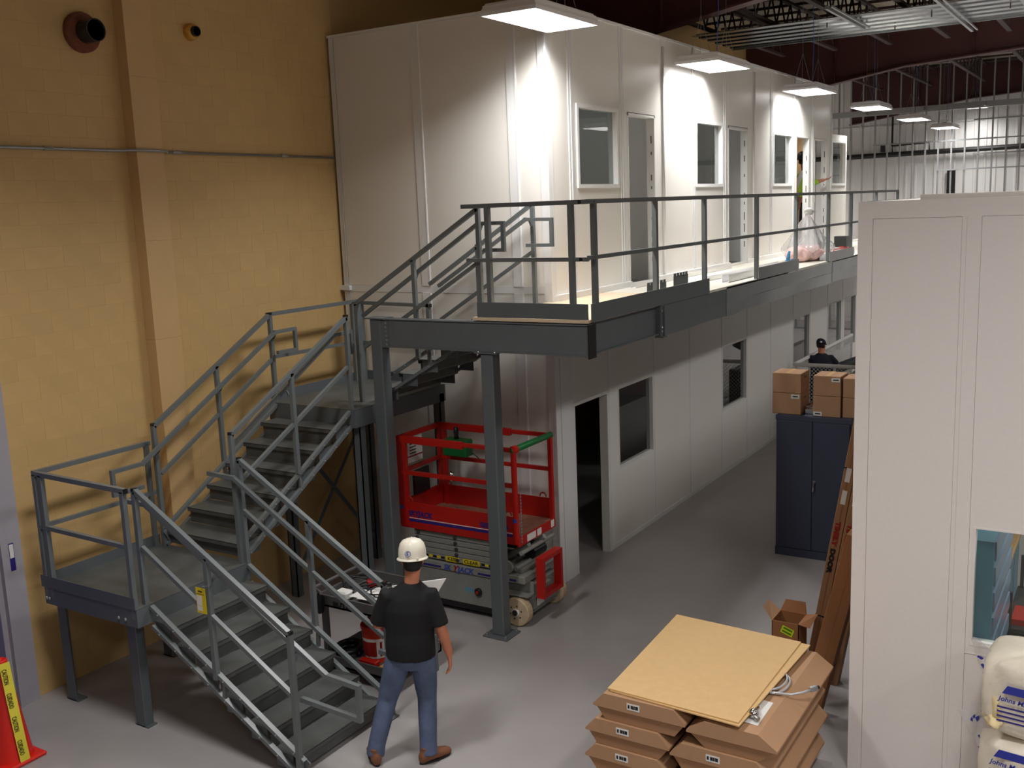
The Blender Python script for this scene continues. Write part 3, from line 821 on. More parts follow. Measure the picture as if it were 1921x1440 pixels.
# -- landings
def landing(loc, label, x0, x1, y0, y1, z, depth):
    t = thing('stair_landing', loc, label, 'landing')
    part('platform', MB().box(x0, x1, y0, y1, z - .008, z), M_tread, t)
    m = MB(); m.box(x0, x1, y0, y0 + .05, z - depth, z - .009).box(x0, x1, y1 - .05, y1, z - depth, z - .009).box(x0, x0 + .05, y0 + .0501, y1 - .0501, z - depth, z - .009).box(x1 - .05, x1, y0 + .0501, y1 - .0501, z - depth, z - .009)
    part('rim_channel', m, M_steel, t)
    return t
t = landing((1.0, 1.0, 0), 'lower square stair landing on steel legs against the ochre block wall', .33, 1.608, .40, 1.70, L1, .17)
part('toe_board', MB().box(.30, 1.60, .395, .401, L1 - .01, L1 + .10), M_steel, t)
part('toe_board', MB().box(.325, .331, .40, 1.70, L1 - .01, L1 + .10), M_steel, t)
for x, y in ((.30, .52), (1.31, .50), (.34, 1.60), (1.40, 1.60)):
    lg = MB()
    if x > 1: lg.cbox(x, x + .12, y, y + .09, 0, L1 - .03, .004)
    else: lg.box(x, x + .12, y, y + .012, 0, L1 - .03).box(x, x + .012, y + .0121, y + .09, 0, L1 - .03)
    l = part('leg', lg, M_steel, t)
    part('foot', MB().box(x - .02, x + .15, y - .0, y + .10, 0, .012), M_steel, l)
    part('leg_bolt', MB().sph((x + .06, .392, L1 - .11), .016, .01, .016, 8, 5), M_galvd, l)
for x, y, h in ((.36, .42, 1.06), (.445, .42, 1.06), (1.565, .42, 1.04)):
    part('rail_post', MB().box(x - .021, x + .021, y - .021, y + .021, L1 - .1, L1 + h - .02), M_steel2, t)
part('rail_post', MB().box(.36 - .021, .36 + .021, 1.60, 1.642, L1, L1 + 1.05), M_steel2, t)
part('top_rail', MB().bar((.345, .42, L1 + 1.05), (1.60, .42, L1 + 1.03), RW, RW), M_steel2, t)
part('mid_rail', MB().bar((.37, .42, L1 + .56), (1.56, .42, L1 + .54), RW * .9, RW * .9), M_steel2, t)
part('top_rail', MB().bar((.36, .40, L1 + 1.055), (.36, 1.66, L1 + 1.055), RW, RW), M_steel2, t)
part('mid_rail', MB().bar((.36, .40, L1 + .555), (.36, 1.72, L1 + .545), RW * .9, RW * .9), M_steel2, t)
part('end_plug', MB().box(1.60, 1.612, .40, .44, L1 + 1.01, L1 + 1.05), M_black, t)

t = landing((1.0, 4.1, 0), 'upper stair landing in the corner of block wall and white end wall', .36, 1.62, 3.313, 4.97, L2, .20)
part('toe_board', MB().box(.355, .361, 3.36, 4.97, L2 - .01, L2 + .10), M_steel, t)
part('toe_board', MB().box(.36, 1.56, 4.966, 4.972, L2 - .01, L2 + .11), M_steel, t)
for x, y in ((1.50, 3.40), (.40, 3.40), (.40, 4.85), (1.52, 4.85)):
    part('leg', MB().box(x, x + .10, y, y + .012, 0, L2 - .1).box(x, x + .012, y, y + .09, 0, L2 - .1).box(x + .088, x + .10, y, y + .09, 0, L2 - .1), M_steel, t)
part('cross_brace', MB().bar((.46, 3.45, .25), (.46, 4.88, 2.0), .008, .05), M_steel, t)
part('cross_brace', MB().bar((.48, 3.45, 2.0), (.48, 4.88, .25), .008, .05), M_steel, t)
for x, y in ((.39, 3.40), (.39, 4.80), (.41, 4.93), (1.46, 4.93)):
    part('rail_post', MB().box(x - .021, x + .021, y - .021, y + .021, L2, L2 + .98), M_steel2, t)
part('corner_post', MB().box(.36, .44, 4.84, 4.96, L2, L2 + .97), M_steel2, t)
part('top_rail', MB().bar((.39, 3.36, L2 + .985), (.39, 4.95, L2 + .985), RW, RW), M_steel2, t)
part('mid_rail', MB().bar((.39, 3.42, L2 + .50), (.39, 4.95, L2 + .485), RW * .9, RW * .9), M_steel2, t)
part('top_rail', MB().bar((.36, 4.93, L2 + .965), (1.49, 4.93, L2 + .945), RW, RW), M_steel2, t)
part('mid_rail', MB().bar((.36, 4.93, L2 + .47), (1.49, 4.93, L2 + .46), RW * .9, RW * .9), M_steel2, t)
part('end_plug', MB().box(1.488, 1.50, 4.91, 4.95, L2 + .925, L2 + .965), M_black, t)

# ================================================================== WALKWAY (mezzanine)
def column(x, y, ztop, label, sz=.145):
    t = thing('steel_column', (x, y, 0), label, 'column')
    m = MB(); a = sz / 2
    m.cbox(x - a, x + a, y - a, y + a, .012, ztop, .012)
    part('shaft', m, M_steel, t)
    part('base_plate', MB().cbox(x - .15, x + .15, y - .14, y + .14, 0, .016, .003), M_steel, t)
    for sx in (-.115, .115):
        for sy in (-.11, .11): part('anchor_bolt', MB().lathe([(.014, .016), (.014, .03), (.007, .031), (.007, .05)], (x + sx, y + sy, 0), 8), M_galvd, t)
    part('cap_plate', MB().box(x - .13, x + .13, y - .09, y + .09, ztop, ztop + .012), M_steel, t)
    return t
column(3.185, 3.60, 2.975, 'grey steel column on a base plate in front of the red scissor lift')
column(1.79, 3.60, 3.285, 'grey steel column at the outer end of the long grey beam')
t = thing('steel_beam', (3.1, 3.60, 2.99), 'long grey steel beam carrying the front edge of the walkway', 'beam')
part('web', MB().box(1.865, 4.325, 3.595, 3.603, 2.99, 3.29), M_steel, t)
part('top_flange', MB().box(1.865, 4.325, 3.535, 3.665, 3.278, 3.29), M_steel, t)
part('bottom_flange', MB().box(1.865, 4.325, 3.535, 3.665, 2.988, 3.0), M_steel, t)
part('face_plate', MB().box(1.90, 4.325, 3.545, 3.553, 2.995, 3.27), M_steel, t)
part('end_plate', MB().box(4.325, 4.337, 3.525, 3.675, 2.97, 3.292), M_black, t)
part('connection_angle', MB().box(1.862, 1.96, 3.538, 3.546, 2.99, 3.27), M_steel, t)
for k in range(6): part('beam_bolt', MB().sph((1.93, 3.535, 3.02 + .045 * k), .012, .008, .012, 8, 5), M_galvd, t)
for dx in (-.09, .10): part('beam_bolt', MB().sph((3.185 + dx, 3.53, 2.985), .014, .01, .014, 8, 5), M_galvd, t)

t = thing('walkway_deck', (3.7, 11.0, 2.95), 'raised walkway deck along the upper front wall', 'walkway')
part('deck_sheet', MB().box(3.02, LANE - .02, 3.56, YE - .01, DZ - .03, DZ), M_ply, t, label='bare plywood sheet')
part('deck_sheet', MB().box(W + .005, LANE - .02, YE - .006, 6.3, DZ - .03, DZ), M_ply, t, label='bare plywood sheet')
y = 6.304
while y < 20: part('deck_sheet', MB().box(W + .005, LANE - .02, y, y + 2.43, DZ - .03, DZ), M_resin, t); y += 2.436
part('edge_channel', MB().box(LANE - .075, LANE - .067, 3.68, 5.20, 2.995, 3.298).box(LANE - .075, LANE - .03, 3.68, 5.20, 2.99, 3.0).box(LANE - .075, LANE - .03, 3.68, 5.20, 3.288, 3.298), M_steel, t)
bk = part('splice_bracket', MB().box(LANE - .07, LANE - .01, 5.20, 5.28, 2.97, 3.30).box(LANE - .01, LANE + .012, 5.262, 5.275, 2.97, 3.30).box(LANE - .08, LANE + .02, 5.20, 5.30, 2.955, 2.97), M_steel, t)
for z in (3.02, 3.06, 3.24): part('bracket_bolt', MB().sph((LANE - .005, 5.23, z), .01, .014, .014, 8, 5), M_galvd, bk)
# galvanised fascia lengths, slightly uneven
ys = [5.29, 7.25, 9.75, 12.25, 14.8, 17.4, 19.9]
for i, (a, b) in enumerate(zip(ys[:-1], ys[1:])):
    off = .004 * (i % 2); mt = M_steel if i == 0 else M_galv
    m = MB()
    m.box(LANE - .03 + off, LANE - .024 + off, a, b + .05, 3.115, 3.318).box(LANE - .10, LANE - .024 + off, a, b + .05, 3.312, 3.318)
    part('fascia', m, mt, t)
    def fn(u, v, a=a, b=b, off=off):
        yy = a + (b + .02 - a) * u; w_ = .006 * math.sin(yy * 3.1) * v + (.02 * math.exp(-((yy - 7.9) / .25) ** 2) * v)
        return (LANE - .022 + off + .005 * math.sin(yy * 2.3 + v), yy, 3.13 - .165 * v + w_)
    m = MB(); m.grid(fn, 24, 4); part('fascia_skirt', m, mt, t, smooth=True)
for x in (3.35, 3.9): part('joist', MB().box(x, x + .05, 3.68, 19.9, 3.08, 3.295), M_steel, t)

# guardrails
def post(t, x, y, z0=DZ - .02, ztop=4.425):
    part('rail_post', MB().box(x - .024, x + .024, y - .026, y + .026, z0, ztop), M_steel2, t)
t = thing('guardrail', (3.6, 3.65, DZ), 'short grey guardrail with kick plate across the end of the walkway', 'guardrail')
for x in (3.19, 4.115): post(t, x, 3.65)
part('top_rail', MB().box(2.89, 4.20, 3.63, 3.672, 4.395, 4.437), M_steel2, t)
part('mid_rail', MB().box(2.93, 4.20, 3.632, 3.668, 3.87, 3.908), M_steel2, t)
part('rail_joint', MB().box(4.20, 4.235, 3.632, 3.67, 4.397, 4.435), M_black, t)
part('rail_joint', MB().box(4.20, 4.235, 3.634, 3.666, 3.872, 3.906), M_black, t)
part('rail_stub', MB().box(4.235, 4.29, 3.63, 3.672, 4.395, 4.437), M_steel2, t)
part('rail_stub', MB().box(4.235, 4.29, 3.632, 3.668, 3.87, 3.908), M_steel2, t)
part('kick_plate', MB().box(3.07, 4.31, 3.575, 3.583, DZ + .002, DZ + .15), M_steel, t)
t = thing('guardrail', (4.31, 10.5, DZ), 'long grey guardrail running along the outer edge of the walkway', 'guardrail')
for y in (3.75, 5.15, 6.55, 8.43, 10.21, 12.01, 13.5, 15.4, 17.36): post(t, 4.30, y)
for a, b in ((3.63, 6.58), (6.58, 10.24), (10.24, 13.53), (13.53, 17.38)):
    part('top_rail', MB().box(4.279, 4.321, a + .004, b, 4.397, 4.439), M_steel2, t)
    part('mid_rail', MB().box(4.282, 4.318, a + .004, b, 3.885, 3.923), M_steel2, t)
part('kick_plate', MB().box(4.328, 4.336, 3.60, 6.62, DZ - .022, DZ + .15), M_steel, t)
for a, b in ((8.41, 10.26), (11.98, 13.6), (15.3, 17.4)):
    part('kick_plate', MB().box(4.328, 4.336, a, b, DZ - .01, DZ + .15), M_galv, t)

# loose things on the walkway
def channel(y0, y1, x, label, w=.09, h=.08, rz=0.0):
    m = MB(); m.box(-w / 2, w / 2, 0, y1 - y0, 0, .004).box(-w / 2, -w / 2 + .004, 0, y1 - y0, 0, h).box(w / 2 - .004, w / 2, 0, y1 - y0, 0, h)
    m.xf(Matrix.Translation((x, y0, DZ)) @ Matrix.Rotation(rz, 4, 'Z'))
    return solo('wall_channel', m, M_batten, label, 'metal channel')
channel(6.9, 10.4, 3.22, 'white metal channel lying against the wall near the first upper doorway', h=.06, w=.07)
channel(7.8, 10.6, 4.10, 'white metal channel lying in the guardrail gap without kick plate', h=.10, w=.09)
channel(8.0, 11.3, 3.75, 'white metal channel lying in the middle of the walkway', h=.05)
channel(12.2, 14.2, 4.16, 'white metal channel lying beside the clear plastic bag', h=.09)
for i, (x, y, n, lab) in enumerate(((4.12, 5.45, 3, 'small pair of punched steel brackets behind the kick plate'), (4.10, 5.80, 2, 'tiny punched steel bracket standing between two others'), (4.14, 6.22, 5, 'largest punched steel bracket standing on the walkway'))):
    m = MB(); ln = .085 * n; hh = .20 if i < 2 else .25
    m.box(x - .003, x + .003, y - ln / 2, y + ln / 2, DZ, DZ + hh - .03)
    for k in range(n): yy = y - ln / 2 + .085 * k; m.box(x - .003, x + .003, yy + .008, yy + .068, DZ + hh - .03, DZ + hh)
    m.box(x - .003, x + .06, y - ln / 2, y + ln / 2, DZ, DZ + .004)
    for k in range(n): m.lathe([(.009, .003), (.006, .005)], (x, y - ln / 2 + .085 * k + .04, DZ + hh - .055), 8, 'x')
    solo('steel_bracket', m, M_steel, lab, 'bracket')
t = thing('plastic_bag', (3.85, 12.3, DZ), 'clear plastic bag holding pink insulation, on the walkway', 'bag')
def blob_mb(c, r, seed, n=28, m=18, amp=.12, top=None, zmin=DZ + .005):
    rnd = random.Random(seed); ph = [rnd.uniform(0, 6.28) for _ in range(8)]
    b = MB()
    def fn(u, v):
        a = 2 * math.pi * u; tt = math.pi * v
        k = 1 + amp * (math.sin(3 * a + ph[0] + 2 * tt) + .7 * math.sin(5 * a + ph[1] - 3 * tt) + .5 * math.sin(9 * a + ph[2] + 4 * tt)) * .5
        x, y, z = math.sin(tt) * math.cos(a) * k, math.sin(tt) * math.sin(a) * k, math.cos(tt)
        if top and z > 0: f = 1 - .75 * z; x *= f; y *= f; z = z * top
        return (c[0] + r[0] * x, c[1] + r[1] * y, max(c[2] + r[2] * z, zmin))
    return b.grid(fn, n, m)
part('bag_film', blob_mb((3.85, 12.45, DZ + .22), (.34, .66, .27), 3, n=48, m=30, top=2.0, amp=.30), M_film, t, smooth=True)
for k, (dx, dy, rr) in enumerate(((0, -.35, .20), (.06, -.05, .24), (-.06, .2, .2), (.1, .3, .15))):
    part('insulation', blob_mb((3.85 + dx, 12.2 + dy, DZ + .12), (rr, rr * 1.3, .13), 5 + k, amp=.3), M_pink, t, smooth=True)
part('bag_knot', MB().lathe([(.05, 0), (.09, .05), (.06, .10), (.03, .12)], (3.85, 12.5, DZ + .74), 10), M_white, t, smooth=True)
m = MB(); m.sph((3.95, 11.0, DZ + .05), .05, .09, .05); m.tube([(3.95, 11.0, DZ + .06), (3.95, 11.03, DZ + .16), (3.96, 11.05, DZ + .22)], [.03, .026, .018], 8); m.tube([(3.97, 10.95, DZ + .05), (3.98, 10.9, DZ + .15)], [.02, .014], 8); m.tube([(3.95, 11.05, DZ + .05), (3.99, 11.16, DZ + .09)], [.025, .016], 8)
solo('work_glove', m, M_glove, 'blue work glove lying beside the clear plastic bag', 'glove', smooth=True)
solo('small_box', MB().cbox(3.25, 3.5, 16.5, 16.75, DZ, DZ + .22, .004), M_liftdark, 'small dark box on the walkway under the short end panel', 'box')
solo('extension_cord', MB().tube([(3.6 + .18 * math.sin(k * .9), 14.3 + .16 * k, DZ + .02) for k in range(14)], .012, 6), M_redink, 'thin red cord strewn across the walkway', 'cord')

# ================================================================== WALL FITTINGS
def wall_pipe(y, z, rf, rp, ln, fm, label):
    t = thing('wall_sleeve', (0, y, z), label, 'pipe')
    part('collar', MB().lathe([(rf, .0), (rf, .05), (rf * .93, .07), (rp * 1.05, .08)], (0, y, z), 28, 'x'), fm, t, smooth=False)
    part('pipe_stub', MB().lathe([(rp, 0.02), (rp, ln), (rp * .9, ln), (rp * .9, .03)], (0, y, z), 24, 'x', caps=False), M_pipeblk, t)
    part('bore_shade', MB().lathe([(rp * .9, ln - .025), (.001, ln - .025)], (0, y, z), 24, 'x'), M_black, t)  # black disc standing for the shade inside the open pipe
wall_pipe(1.64, 6.17, .185, .105, .24, M_rust, 'large dark pipe stub in a rusty round collar on the block wall')
wall_pipe(2.96, 6.33, .085, .052, .12, M_ochre, 'small pipe stub in an ochre collar right of the pilaster')
t = thing('conduit', (.05, 2.5, 5.08), 'thin grey electrical conduit crossing the block wall and pilaster', 'conduit')
part('conduit_run', MB().tube([(.03, -2, 5.095), (.03, 1.90, 5.09), (.175, 2.02, 5.09), (.175, 2.38, 5.088), (.03, 2.5, 5.087), (.03, 5.06, 5.085)], .014, 8), M_galvd, t, smooth=True)
for y in (1.15, 2.62, 4.2): part('coupling', MB().tube([(.03, y - .05, 5.09), (.03, y + .05, 5.09)], .019, 8), M_galvd, t)

# ================================================================== RED SCISSOR LIFT
lf = thing('scissor_lift', (2.5, 4.24, 0), 'red and grey scissor lift parked under the stairs by the end wall', 'scissor lift')
x0, x1, ya, yb = 1.75, 3.27, 3.86, 4.62
part('platform_floor', MB().box(x0, x1, ya, yb, .955, .975), M_plygrit, lf)
tp = part('toe_plate', MB().box(x0, x1, ya - .012, ya, .905, 1.205), M_red, lf)
part('stripe', MB().box(x0 + .07, x1 - .06, ya - .0145, ya - .012, .985, 1.015), M_navy, tp)
part('pinstripe', MB().box(x0 + .07, x1 - .06, ya - .0145, ya - .012, 1.022, 1.03), M_white, tp)
part('lettering', text_mb('SKYJACK', .085, (x0 + .09, ya - .0125, 1.05), (1, 0, 0), (0, 0, 1), .0012, .0035, .2, width=.34), M_navy, tp, label='SKYJACK in navy letters', kind='stuff')
part('lettering', text_mb('SJIII 3219', .07, (x0 + 1.05, ya - .0125, 1.05), (1, 0, 0), (0, 0, 1), .0012, .003, .0, width=.36), M_navy, tp, label='model number in navy letters', kind='stuff')
part('toe_plate', MB().box(x0, x1, yb, yb + .012, .905, 1.205), M_red, lf)
part('toe_plate', MB().box(x0 - .012, x0, ya - .012, yb + .012, .905, 1.205), M_red, lf)
ep = part('entry_sill', MB().box(x1, x1 + .012, ya - .012, yb + .012, .885, .985), M_red, lf)
part('decal', MB().box(x1 + .0122, x1 + .0135, 4.02, 4.20, .895, .97), M_white, ep)
part('decal', MB().box(x1 + .0122, x1 + .0135, 4.23, 4.32, .895, .97), M_white, ep)
part('decal', MB().box(x1 + .0122, x1 + .0135, 4.53, 4.60, .90, .98), M_white, ep)
def lpost(x, y, z0=.92, z1=1.93): part('rail_post', MB().box(x - .022, x + .022, y - .022, y + .022, z0, z1), M_red, lf)
for x, y in ((1.755, ya), (1.83, ya), (1.755, yb), (1.83, yb), (3.25, ya), (3.25, yb)): lpost(x, y)
for y in (ya, yb):
    part('top_rail', MB().cbox(1.73, 2.62 if y == ya else 2.75, y - .024, y + .024, 1.875, 1.955, .006), M_red, lf)
    part('top_rail', MB().cbox(2.5, 3.27, y - .02, y + .02, 1.90, 1.945, .006), M_red, lf)
    part('mid_rail', MB().box(1.75, 3.25, y - .018, y + .018, 1.52, 1.562), M_red, lf)
part('end_rail', MB().box(1.73, 1.78, ya, yb, 1.90, 1.95), M_red, lf)
part('end_rail', MB().box(1.74, 1.78, ya, yb, 1.52, 1.56), M_red, lf)
part('drop_bar', MB().tube([(3.26, ya - .03, 1.93), (3.25, yb + .02, 1.925)], .034, 12), M_green, lf, smooth=True, label='green padded entry bar')
part('bar_clamp', MB().lathe([(.045, -.03), (.045, .03)], (3.26, ya, 1.93), 12, 'y'), M_red, lf)
cb = part('control_box', MB().cbox(1.98, 2.30, 4.36, 4.52, 1.63, 1.82, .012), M_green, lf, label='green control box')
part('joystick', MB().lathe([(.03, 1.82), (.022, 1.86), (.03, 1.90), (.026, 1.95), (.001, 1.96)], (2.12, 4.45, 0), 10), M_black, cb, smooth=True)
part('control_cable', MB().tube([(2.30, 4.45, 1.70), (2.38, 4.48, 1.62), (2.42, 4.5, 1.56)], .006, 6), M_black, cb)
ic = part('instruction_board', MB().box(1.765, 1.772, 3.98, 4.26, 1.60, 1.90), M_white, lf)
il = MB()
for k in range(5): il.box(1.772, 1.7735, 4.02, 4.14, 1.84 - k * .035, 1.852 - k * .035)
part('printed_lines', il, M_ink, ic, kind='stuff')
part('red_line', MB().box(1.772, 1.7735, 3.98, 4.26, 1.665, 1.68), M_redink, ic)
part('manual_box', MB().box(1.77, 1.80, 4.05, 4.33, 1.22, 1.50), M_black, lf)
part('lock_bell', MB().lathe([(.001, 1.40), (.028, 1.38), (.04, 1.33), (.045, 1.28), (.001, 1.27)], (1.95, 4.55, 0), 12), M_chrome, lf, smooth=True)
ch = MB()
for k in range(16): ch.sph((3.285, ya + .05, 1.45 - .035 * k), .008, .012, .016, 6, 4)
part('chain', ch, M_galvd, lf)
for x, y in ((1.86, ya), (3.16, ya), (3.14, yb), (1.86, yb)):
    part('lifting_ring', MB().tube([(x + .04 * math.cos(a), y, 1.215 + .045 * math.sin(a)) for a in [math.pi * k / 8 for k in range(9)]], .008, 6), M_red, lf)
part('debris', MB().grid(lambda u, v: (2.0 + .35 * u, 4.1 + .35 * v, .976 + .05 * math.sin(math.pi * u) * math.sin(math.pi * v) * (1 + .4 * math.sin(9 * u + 7 * v))), 10, 8), M_white, lf, label='crumpled clear plastic scraps')
part('round_decal', MB().lathe([(.026, -.003), (.026, 0)], (3.25, ya - .021, 1.17), 12, 'y'), M_decalblue, lf)
part('round_decal', MB().lathe([(.026, -.003), (.026, 0)], (1.76, ya - .021, 1.14), 12, 'y'), M_decalblue, lf)
# folded scissor arms
for k, (z, a, b) in enumerate(((.83, 1.88, 3.0), (.765, 1.86, 3.02), (.70, 1.86, 3.04), (.635, 1.84, 3.06), (.575, 1.84, 3.08))):
    for y in (3.885, 4.555):
        ar = part('scissor_arm', MB().cbox(a, b, y, y + .04, z, z + .058, .006), M_liftgrey, lf)
    for xx in (a + .06, (a + b) / 2, b - .06):
        part('pivot_pin', MB().lathe([(.022, 0), (.022, -.012), (.015, -.016)], (xx, 3.885, z + .029), 12, 'y'), M_liftdark, lf)
kp = part('warning_decal', MB().box(2.30, 2.48, 3.8825, 3.8835, .575, .635), M_yellowtape, lf)
part('lettering', text_mb('KEEP', .052, (2.325, 3.882, .587), (1, 0, 0), (0, 0, 1), .001, .0008, width=.14), M_ink, kp, label='KEEP', kind='stuff')
kp = part('warning_decal', MB().box(2.53, 2.75, 3.8825, 3.8835, .575, .635), M_yellowtape, lf)
part('lettering', text_mb('CLEAR', .052, (2.545, 3.882, .587), (1, 0, 0), (0, 0, 1), .001, .0008, width=.185), M_ink, kp, label='CLEAR', kind='stuff')
for k in range(6): part('hazard_dash', MB().box(1.96 + .055 * k, 2.01 + .055 * k, 3.8825, 3.8835, .592, .618), M_yellowtape if k % 2 == 0 else M_ink, lf)
for k in range(5): part('hazard_dash', MB().box(2.77 + .05 * k, 2.815 + .05 * k, 3.8825, 3.8835, .592, .618), M_ink if k % 2 == 0 else M_yellowtape, lf)
# chassis
cs = part('chassis', MB().box(1.60, 3.02, 3.90, 4.59, .13, .50).box(3.02, 3.36, 3.99, 4.50, .16, .44), M_liftgrey, lf)
bb = part('base_beam', MB().cbox(1.56, 3.32, 3.868, 4.62, .47, .555, .008), M_liftgrey, lf)
part('lettering', text_mb('SK', .085, (2.28, 3.8675, .481), (1, 0, 0), (0, 0, 1), .001, .003, .2, width=.10), M_decalblue, bb, label='blue letters SK', kind='stuff')
part('lettering', text_mb('Y', .10, (2.395, 3.8675, .478), (1, 0, 0), (0, 0, 1), .001, .003, .3, width=.075), M_redink, bb, label='red letter Y')
part('lettering', text_mb('JACK', .085, (2.465, 3.8675, .481), (1, 0, 0), (0, 0, 1), .001, .003, .2, width=.23), M_decalblue, bb, label='blue letters JACK', kind='stuff')
part('stripe', MB().box(1.75, 2.24, 3.8655, 3.868, .49, .512), M_navy, bb)
part('stripe', MB().box(2.73, 3.22, 3.8655, 3.868, .49, .512), M_navy, bb)
part('stripe_decal', MB().box(3.08, 3.13, 3.864, 3.8655, .482, .522), M_white, bb)
dr = part('side_door', MB().cbox(1.85, 2.98, 3.885, 3.902, .12, .465, .006), M_liftgrey, lf)
part('stop_button', MB().lathe([(.045, 0), (.045, -.02), (.03, -.03), (.001, -.034)], (2.72, 3.885, .285), 16, 'y'), M_black, dr)
part('stop_cap', MB().lathe([(.02, 0), (.016, -.012), (.001, -.014)], (2.72, 3.853, .285), 12, 'y'), M_redink, dr)
part('teal_decal', MB().box(2.54, 2.66, 3.883, 3.886, .265, .315), M_teal, dr)
part('skirt', MB().box(1.70, 2.98, 3.89, 4.6, .055, .12), M_black, lf)
for x, y in ((3.215, 3.84), (3.235, 4.555), (1.78, 3.84), (1.78, 4.555)):
    w_ = part('wheel', MB().lathe([(.10, .0), (.148, .0), (.157, .012), (.157, .095), (.148, .107), (.10, .107)], (x, y, .157), 28, 'y'), M_tyre, lf, smooth=False)
    part('hub', MB().lathe([(.105, .012), (.10, .006), (.06, .01), (.045, .0), (.04, -.02), (.001, -.022)], (x, y, .157), 24, 'y'), M_white, w_)
    part('hub_cap', MB().lathe([(.035, -.018), (.03, -.03), (.001, -.032)], (x, y, .157), 14, 'y'), M_liftdark, w_)
    for k in range(6):
        a = k * math.pi / 3 + .3
        part('wheel_nut', MB().sph((x + .072 * math.cos(a), y - .001, .157 + .072 * math.sin(a)), .01, .008, .01, 6, 4), M_liftdark, w_)
part('fender', MB().box(3.05, 3.36, 3.868, 3.99, .33, .345).box(3.05, 3.36, 3.985, 3.995, .16, .47), M_liftgrey, lf)
part('axle', MB().tube([(3.22, 3.94, .157), (3.23, 4.56, .157)], .03, 8), M_liftdark, lf)
part('tie_rod', MB().tube([(3.33, 4.0, .13), (3.33, 4.5, .13)], .014, 8).box(3.3, 3.34, 4.1, 4.3, .18, .34), M_galvd, lf)
part('valve_block', MB().box(3.30, 3.37, 4.05, 4.2, .3, .4), M_redink, lf)
part('serial_plate', MB().box(3.37, 3.375, 4.03, 4.17, .19, .27), M_white, lf)
hy = MB(); hy.tube([(2.85, 4.1, .58), (3.25, 4.1, .84)], .035, 10).tube([(2.95, 4.35, .6), (3.3, 4.35, .86)], .028, 10).box(3.05, 3.25, 3.95, 4.52, .56, .60)
part('hydraulic_cylinder', hy, M_liftgrey, lf)
part('cross_tube', MB().tube([(3.27, 3.90, .80), (3.27, 4.58, .80)], .025, 10), M_liftgrey, lf)
part('cross_tube', MB().tube([(3.20, 3.90, .62), (3.20, 4.58, .62)], .025, 10), M_liftgrey, lf)
part('motor', MB().lathe([(.07, 0), (.07, .25)], (3.2, 4.2, .70), 14, 'y'), M_black, lf)
part('arm_end', MB().lathe([(.07, 0), (.07, .03)], (3.10, 3.875, .63), 16, 'y'), M_liftgrey, lf)
stp = MB()
stp.box(3.40, 3.49, 3.98, 4.40, .30, .345).box(3.40, 3.49, 3.98, 4.40, .70, .745).box(3.40, 3.49, 3.98, 4.025, .3451, .6999).box(3.40, 3.49, 4.355, 4.40, .3451, .6999)
part('step_frame', stp, M_red, lf, label='red entry step')
part('step_bracket', MB().box(3.34, 3.40, 4.1, 4.3, .36, .40), M_liftgrey, lf)

# ================================================================== TOOL CART
ct = thing('utility_cart', (2.6, 2.35, 0), 'dark grey two shelf utility cart behind the lowest stair flight', 'cart')
cx0, cx1, cy0, cy1 = 2.17, 3.05, 1.98, 2.72
def tray(z, h):
    m = MB(); m.box(cx0, cx1, cy0, cy1, z, z + .02)
    m.box(cx0, cx1, cy0, cy0 + .02, z, z + h).box(cx0, cx1, cy1 - .02, cy1, z, z + h).box(cx0, cx0 + .02, cy0, cy1, z, z + h).box(cx1 - .02, cx1, cy0, cy1, z, z + h)
    return m
tr = part('tray', tray(.74, .11), M_cartgrey, ct)
part('lettering', text_mb('BUTLER', .06, (2.36, cy0 - .001, .765), (1, 0, 0), (0, 0, 1), .001, .002, width=.30), M_ink, tr, label='dark capital letters', kind='stuff')
part('tray', tray(.15, .10), M_cartgrey, ct)
for x in (cx0 + .02, cx1 - .07):
    for y in (cy0 + .02, cy1 - .07): part('leg', MB().box(x, x + .05, y, y + .05, .17, .76), M_cartgrey, ct)
for x in (cx0 + .07, cx1 - .07):
    for y in (cy0 + .07, cy1 - .07): part('caster', MB().lathe([(.06, -.02), (.06, .02)], (x, y, .06), 16, 'y').box(x - .015, x + .015, y - .025, y + .025, .06, .16), M_black, ct)
part('handle', MB().tube([(cx0, cy0 + .06, .83), (cx0 - .10, cy0 + .06, .87), (cx0 - .10, cy1 - .06, .87), (cx0, cy1 - .06, .83)], .018, 8), M_cartgrey, ct)
solo('rag', MB().grid(lambda u, v: (2.16 + .14 * u, 1.955 - .02 * math.sin(8 * u), .85 - .17 * v * (.6 + .5 * math.sin(3.1 * u + .4))), 8, 6), M_darkcloth, 'dark rag hanging over the cart edge', 'cloth')
solo('work_papers', MB().grid(lambda u, v: (2.62 + .40 * u, 2.02 + .36 * v, .865 + .006 * math.sin(5 * u + 3 * v)), 6, 6).grid(lambda u, v: (2.50 + .30 * u, 2.05 + .2 * v, .856 + .004 * math.sin(4 * u)), 5, 4), M_white, 'loose white papers on the cart top', 'papers')
def coil(c, r, n, seed, z=.02):
    rnd = random.Random(seed); pts = []
    for k in range(n * 12):
        a = k * math.pi / 6; rr = r * (1 + .25 * math.sin(k * .37 + seed)); pts.append((c[0] + rr * math.cos(a) * 1.3, c[1] + rr * math.sin(a), c[2] + z * abs(math.sin(k * .21 + seed)) + .008))
    return pts
solo('tangled_cable', MB().tube(coil((2.40, 2.36, .77), .13, 4, 2, .12), .008, 6), M_black, 'tangled black power cord on the cart', 'cord', smooth=True)
solo('cable_loop', MB().tube(coil((2.78, 2.22, .87), .11, 2, 5, .05), .007, 6), M_black, 'black cord loop lying over the white papers', 'cord', smooth=True)
